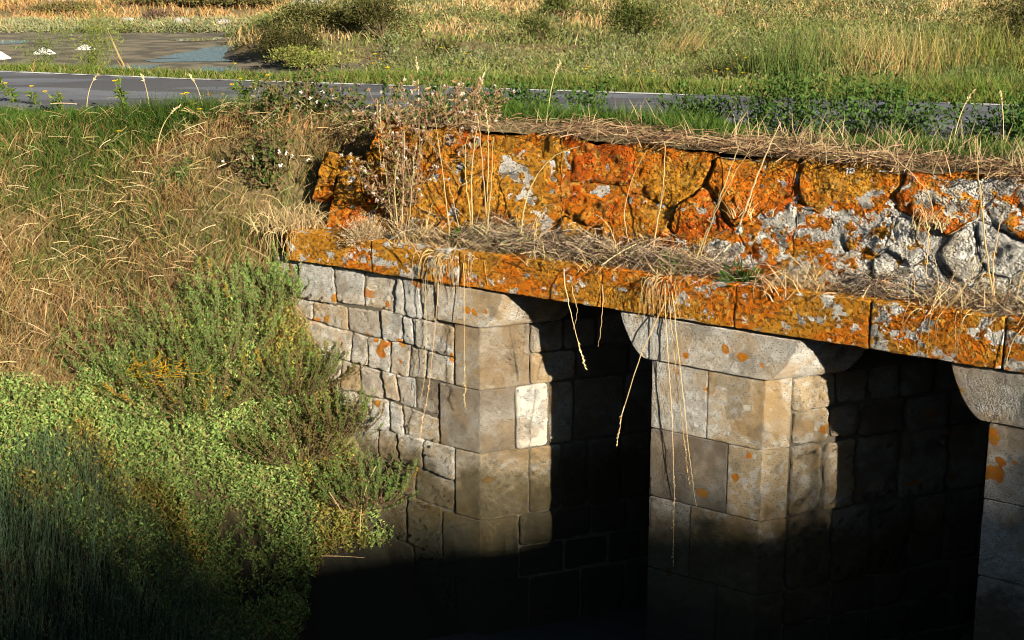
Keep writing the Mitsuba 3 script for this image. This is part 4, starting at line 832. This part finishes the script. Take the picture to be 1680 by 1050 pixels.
# ---------------------------------------------------------------- beyond the road
def far_keep(P): return (road_d(P) > .12) & ~((P[:, 0] < -2.0) & (road_d(P) > .7) & (P[:, 1] < 26.6)) & ~((P[:, 0] < -2.) & (P[:, 2] < -.62) & (P[:, 1] < 34))
def marsh_in(P, grow=0.0): return shapely.contains_xy(MARSH.buffer(grow), P[:, 0], P[:, 1])
rng = np.random.default_rng(77)
def far_scatter(n, y0, y1, f=None):
    y = y0 + (y1 - y0) * rng.random(n) ** 1.15; x = rng.uniform(-1, 1, n) * (.36 * y + .8); P = on_ground(np.stack([x, y], 1))
    k = far_keep(P) & ~marsh_in(P, -.35) & cull(P, .03)
    if f is not None: k &= f(P)
    return P[k]
acc = Acc()
P = far_scatter(15000, 15, 62, lambda P: ~((P[:, 0] < -5.2) & (P[:, 1] > 23) & (P[:, 1] < 36.3)))
nn = nz(P[:, 0], P[:, 1], .45, 101); dry = sstep(.50, .60, nn * .72 + .26 * sstep(25, 36, P[:, 1]) + .10 * (nz(P[:, 0], P[:, 1], 1.5, 102) - .5)); dry *= sstep(1.2, 4, road_d(P)); rust = (P[:, 0] < -5.2) & (P[:, 1] > 37.5); dry = np.where(rust, .95, dry)
per = 9; I = np.repeat(np.arange(len(P)), per); n = len(I); Q = P[I] + rng.normal(0, 1, (n, 3)) * np.array([.08, .08, 0]) * (1 + P[I, 1:2] / 30)
isd = rng.random(n) < dry[I] * .92 + .05; col = np.where(isd[:, None], pick(rng, [(.52, .36, .17), (.44, .28, .11), (.60, .46, .25), (.36, .25, .11)], n), pick(rng, [(.15, .20, .045), (.20, .24, .08), (.11, .15, .035), (.25, .25, .11)], n))
col = np.where((rust[I] & isd)[:, None], col * np.array([.95, .80, .72]), col); dist = Q[:, 1]; hgt = rng.uniform(.10, .28, n) * np.where(isd, 1.15, .8) * (1 - .45 * (road_d(Q) < 1.0))
blades(acc, rng, Q, hgt, rng.uniform(.5, 1.1, n) * .00085 * dist, rng.uniform(0, 6.28, n), rng.uniform(.05, .5, n), rng.uniform(.1, .8, n), col * .75, col * 1.1, segs=2)
struct('meadow_grass', acc.shape('straw'), 'golden and green rough grass beyond the road', 'grass', 'stuff')
# dense short green edge along the far side of the road
acc = Acc(); x = rng.uniform(-7, 6.5, 24000); y = road_far_y(x) + .05 - .16 * (meshkit.fbm(np.stack([x * 1.7, x * 0, x * 0], 1), 3, 5) > .54) + rng.uniform(0, 1.3, 24000) * np.where(x < -2.2, .6, 1); P = on_ground(np.stack([x, y], 1)); P[:, 2] = np.maximum(P[:, 2], np.where(road_d(P) < .05, .02, -9)); n = len(P)
col = pick(rng, [(.13, .20, .035), (.18, .22, .05), (.09, .14, .025), (.30, .25, .10)], n, [.35, .3, .2, .15])
blades(acc, rng, P, rng.uniform(.06, .18, n) * (.6 + .6 * sstep(.1, .5, y - road_far_y(x))) * (1 + .6 * sstep(2, 4.5, x)) * (1 - .35 * sstep(-1.8, -2.6, x)), rng.uniform(.008, .015, n), rng.uniform(0, 6.28, n), rng.uniform(.05, .6, n), rng.uniform(.1, .8, n), col * .7, col * 1.15, segs=2)
struct('roadside_grass', acc.shape('leaf'), 'low green grass along the far edge of the road', 'grass', 'stuff')
def cushion(acc, c, rx, ry, h, n, cols, leaf, r_):
    d = unit(np.stack([r_.normal(0, 1, n), r_.normal(0, 1, n), np.abs(r_.normal(0, .9, n))], 1)); k = r_.uniform(.55, 1.05, n)[:, None] * (.8 + .45 * meshkit.noise(d * 2.6 + c * 3.1, 7))[:, None]
    ps = c + d * k * [rx, ry, h]
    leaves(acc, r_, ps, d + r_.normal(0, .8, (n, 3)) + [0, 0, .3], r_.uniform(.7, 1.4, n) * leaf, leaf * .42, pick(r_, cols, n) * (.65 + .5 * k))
SCR = [(.19, .23, .08), (.24, .26, .10), (.14, .17, .055), (.28, .27, .11), (.22, .24, .13)]
acc = Acc(); P = far_scatter(2600, 17, 46, lambda P: ~((P[:, 0] < -5.2) & (P[:, 1] > 36.5)) & (nz(P[:, 0], P[:, 1], .5, 103) > .36) & (road_d(P) > 1.2))
for c in P:
    s_ = rng.uniform(.16, .50); tone = np.array(SCR[rng.choice(5)]) * rng.uniform(.55, 1.15); cushion(acc, c, s_, s_ * .9, s_ * rng.uniform(.5, 1.0), 90, [tone, tone * .75, tone * 1.2], .0016 * c[1] + .012, rng)
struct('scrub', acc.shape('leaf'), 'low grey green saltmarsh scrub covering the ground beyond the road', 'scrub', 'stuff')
# pale sea purslane bank at the back of the marsh and along the pools
acc = Acc()
for k in range(420):
    x = rng.uniform(-14.5, -5.6); y = rng.choice([rng.uniform(36.3, 38.2), rng.uniform(36.2, 37.0)]); c = on_ground(np.array([[x, y]]))[0]; s_ = rng.uniform(.16, .38); cushion(acc, c, s_, s_ * .8, s_ * .40, 60, [(.30, .31, .16), (.24, .27, .12), (.36, .35, .22)], .07, rng)
struct('marsh_plants', acc.shape('leaf'), 'pale low plants on the bank behind the marsh pools', 'ground cover', 'stuff')
def bush(label, pos, rx, ry, h, n, cols, leaf, sd, lobes=6, name='bush', cat='bush'):
    r_ = np.random.default_rng(sd); key = thing(name, label, cat); a1, a2 = Acc(), Acc(); pos = np.array([pos[0], pos[1], float(ground_z(pos[0], pos[1]))])
    for k in range(lobes):
        c = pos + [r_.uniform(-.65, .65) * rx, r_.uniform(-.6, .6) * ry, h * r_.uniform(.15, .5)]; f_ = r_.uniform(.4, .65)
        cushion(a1, c, rx * f_, ry * f_, h * .55, n // lobes, cols, leaf, r_)
        for j in range(3):
            tip = c + [r_.normal(0, rx * .3), r_.normal(0, ry * .3), h * r_.uniform(.2, .5)]; tube(a2, smooth_path([pos + r_.normal(0, .05, 3) * [1, 1, 0], (pos + tip) / 2 + r_.normal(0, .05, 3), tip], 5), .012, (.13, .10, .06), 3, .005)
    part(key, 'branches', a2.shape('straw')); part(key, 'foliage', a1.shape('leaf'))
DK = [(.055, .06, .02), (.085, .085, .03), (.04, .045, .015), (.13, .12, .04)]; DG = [(.07, .10, .025), (.11, .14, .035), (.05, .07, .02), (.17, .17, .05)]
bush('dark brown green bush at the right of the marsh, tallest by the pools', (-3.75, 27.3), .55, .45, .80, 4600, DK, .045, 500, 9)
bush('yellow green low bush in front of the dark bush by the largest pool', (-3.35, 26.6), .65, .4, .38, 2600, [(.22, .25, .06), (.16, .19, .045), (.28, .28, .09)], .05, 501, 7)
bush('dark spreading bush on the ridge right of the marsh, behind the dark brown one', (-3.2, 29.2), 1.1, .6, .52, 3600, DK + [(.18, .18, .06)], .06, 502, 8)
bush('round dark green bush in the golden grass, right of centre', (2.0, 26.6), .62, .5, .85, 3600, DG, .05, 503, 7)
bush('dark wind swept bush at the top, left of centre', (-2.3, 28.4), .55, .45, .85, 2800, DK, .05, 504, 6)
bush('small dark bush right of the wind swept bush', (-1.1, 26.0), .42, .35, .38, 1500, DG, .045, 505, 5)
bush('low dark bush in the middle of the scrub, under the golden patch', (.55, 27.2), .45, .4, .45, 1500, DK + DG, .045, 506, 5)
bush('small bush behind the golden grass at the top centre', (1.05, 32.0), .55, .4, .60, 1600, DG, .055, 507, 5)
bush('very dark bush cut by the right edge', (7.55, 24.2), .60, .5, 1.0, 3000, DK, .05, 508, 6)
bush('low dark bush with yellow flowers beyond the road, left of the tall green grass', (2.75, 19.6), .55, .4, .42, 2200, DK + DG, .032, 509, 6)
bush('dark bush low in the scrub left of centre', (-1.0, 23.6), .40, .3, .32, 1200, DK, .04, 510, 5)
bush('long olive bush covering the dike at the back left', (-8.3, 42.2), 2.4, .7, .42, 6000, [(.17, .16, .06), (.22, .19, .08), (.13, .13, .045)], .085, 511, 14)
bush('small brown bush on the dike at the far left', (-11.3, 41.2), .9, .5, .28, 1500, [(.16, .12, .05), (.20, .18, .08)], .08, 512, 6)
bush('purple brown tuft in front of the long olive bush', (-8.3, 37.9), .55, .35, .36, 900, [(.15, .10, .07), (.20, .14, .10)], .06, 513, 4)
bush('dark tuft on the dike right of the long olive bush', (-6.2, 42.5), .7, .5, .30, 1200, DK, .07, 514, 5)
# fennel, tall grasses
leafy('fennel', 'tall airy fennel with yellow green tops beyond the road, before the marsh', 'plant', (-5.35, 20.4, -.3), .42, 1.0, 1500, 520, [(.20, .25, .06), (.28, .30, .06), (.14, .19, .05)], L=(.05, .10), W=.12, stems=20)
leafy('fennel', 'smaller fennel left of the tall one, before the salt heaps', 'plant', (-6.1, 20.9, -.3), .30, .55, 600, 521, [(.18, .24, .06), (.14, .19, .05)], L=(.05, .09), W=.14, stems=12)
def reed(label, pos, rad, h, n, cols, sd, w=.012, az=None, lean=(.02, .35)):
    r_ = np.random.default_rng(sd); key = thing('grass_clump', label, 'grass'); a1 = Acc(); b = np.array([pos[0], pos[1], float(ground_z(*pos))]) + r_.normal(0, 1, (n, 3)) * [rad, rad * .7, 0]; b[:, 2] = ground_z(b[:, 0], b[:, 1]); c = pick(r_, cols, n)
    blades(a1, r_, b, h * r_.uniform(.45, 1.1, n), r_.uniform(.6, 1.2, n) * w, r_.uniform(0, 6.28, n) if az is None else az + r_.normal(0, .5, n), r_.uniform(*lean, n), r_.uniform(.05, .5, n), c * .7, c * 1.1); part(key, 'blades', a1.shape('leaf'))
GG = [(.12, .18, .05), (.16, .22, .06), (.09, .13, .035)]; GO = [(.52, .38, .16), (.44, .30, .11), (.60, .47, .24), (.30, .28, .09)]
reed('pair of tall bent golden straws before the largest pool', (-4.45, 18.6), .03, .85, 5, GO, 530, .018, 3.0, (.35, .45))
reed('tall blue green grass clump beyond the road, right of the dark flowering bush', (3.25, 19.2), .28, 1.0, 260, GG, 531)
reed('tall green grass clump behind the blue green one', (3.95, 20.2), .35, .95, 260, GG + [(.28, .24, .09)], 532)
reed('stand of golden reeds beyond the road at the right', (4.75, 20.2), .42, .85, 420, GO, 533)
reed('coarse dark green grass clump at the right beyond the road', (5.35, 17.9), .42, .55, 420, [(.10, .16, .04), (.14, .21, .05), (.07, .11, .03)], 534, .014, None, (.1, .6))
reed('green grass clump below the golden reeds', (4.45, 17.6), .38, .45, 320, [(.10, .16, .04), (.14, .21, .05), (.34, .28, .12)], 535, .014, None, (.1, .6))
reed('yellow green tall grass at the right edge beyond the road', (6.5, 21.0), .45, .85, 320, [(.22, .24, .05), (.28, .27, .07), (.14, .18, .04)], 536)
reed('sparse green stems at the right of the golden reeds', (5.6, 20.9), .45, .80, 260, [(.18, .22, .05), (.40, .32, .12)], 537)
reed('pale bent grass below the round dark bush', (2.6, 24.4), .25, .6, 130, GO, 538, .014, 0.3, (.3, .7))
reed('low bent grass tuft touching the far road edge at the right', (4.0, 15.5), .38, .34, 300, [(.12, .18, .05), (.20, .24, .07), (.40, .33, .15)], 539, .012, 3.1, (.3, .8))
# flowers beyond the road
for k, (x, y, h, nf, lab) in enumerate([(-3.32, 18.3, .34, 1, 'single yellow flower beyond the road, before the largest pool'), (-2.3, 19.0, .45, 3, 'yellow flowers beyond the road, right of the largest pool'), (-1.5, 18.2, .4, 3, 'yellow flowers beyond the road above the bramble'), (-.7, 18.6, .5, 2, 'yellow flowers beyond the road above the white road line, left of centre'), (.9, 18.0, .4, 2, 'small yellow flowers beyond the road at the centre'), (2.6, 18.9, .42, 4, 'yellow flowers on the low dark flowering bush'), (1.7, 18.4, .4, 2, 'yellow flowers beyond the road left of the low dark flowering bush')]):
    sow_thistle(lab, (x, y, float(ground_z(x, y))), h, 560 + k, nf, leafy_=16, fr=.024)
# salt heaps, boulder
def heap(label, pos, r0, h, sd):
    key = thing('salt_heap', label, 'salt'); m = trimesh.creation.icosphere(4, 1.0); v = m.vertices.copy(); f = np.array(m.faces); rr_ = np.hypot(v[:, 0], v[:, 1])
    zz = h * np.clip(1 - rr_, 0, 1) ** .8; v = np.stack([v[:, 0] * r0, v[:, 1] * r0, np.where(v[:, 2] > 0, zz, -.03)], 1)
    v += .05 * r0 * (np.stack([meshkit.fbm(v * 14 / r0 * .4 + sd + k * 9, 3) for k in range(3)], 1) - .5) * 2; scene[key] = mikit.ply((v + [pos[0], pos[1], -.75], f), 'salt', smooth=True)
heap('white salt heap on the marsh mud, the sharpest cone', (-8.79, 30.1), .21, .13, 1); heap('white salt heap cut by the left edge', (-9.28, 29.0), .20, .14, 2); heap('low white salt heap farther back, behind the fennel', (-8.3, 31.2), .20, .10, 3)
def rock(label, pos, r3, sd):
    key = thing('rock', label, 'rock'); m = trimesh.creation.icosphere(3, 1.0); v = m.vertices * (1 + .3 * (meshkit.fbm(m.vertices * 1.6 + sd, 3)[:, None] - .5)) * r3; scene[key] = mikit.ply((v + [pos[0], pos[1], float(ground_z(*pos)) + r3[2] * .4], m.faces), 'wall_stone', smooth=True, uv=np.tile([.1, .1], (len(v), 1)))
rock('blue grey boulder at the top left, behind the dark bushes', (-4.75, 37.5), (.42, .3, .22), 3); rock('small dark boulder on the dike at the far top left', (-12.2, 43.6), (.6, .3, .22), 8)
for k, (x, y, s_) in enumerate([(-8.9, 37.2, .2), (-7.6, 37.0, .22), (-6.6, 36.9, .2)]): rock(['pale stone on the marsh bank, leftmost of three', 'pale stone in the middle of the marsh bank', 'pale stone at the right end of the marsh bank'][k], (x, y), (s_, s_ * .8, s_ * .6), 20 + k)

for k in list(scene):
    if k.count('__') == 1 and k.split('__')[1].rstrip('_0123456789') in ('blades', 'seed_heads', 'down', 'leaves', 'foliage', 'stems', 'twigs', 'dry_flowers', 'strands', 'branches', 'flowers', 'seed_head'): labels[k] = {'kind': 'stuff'}
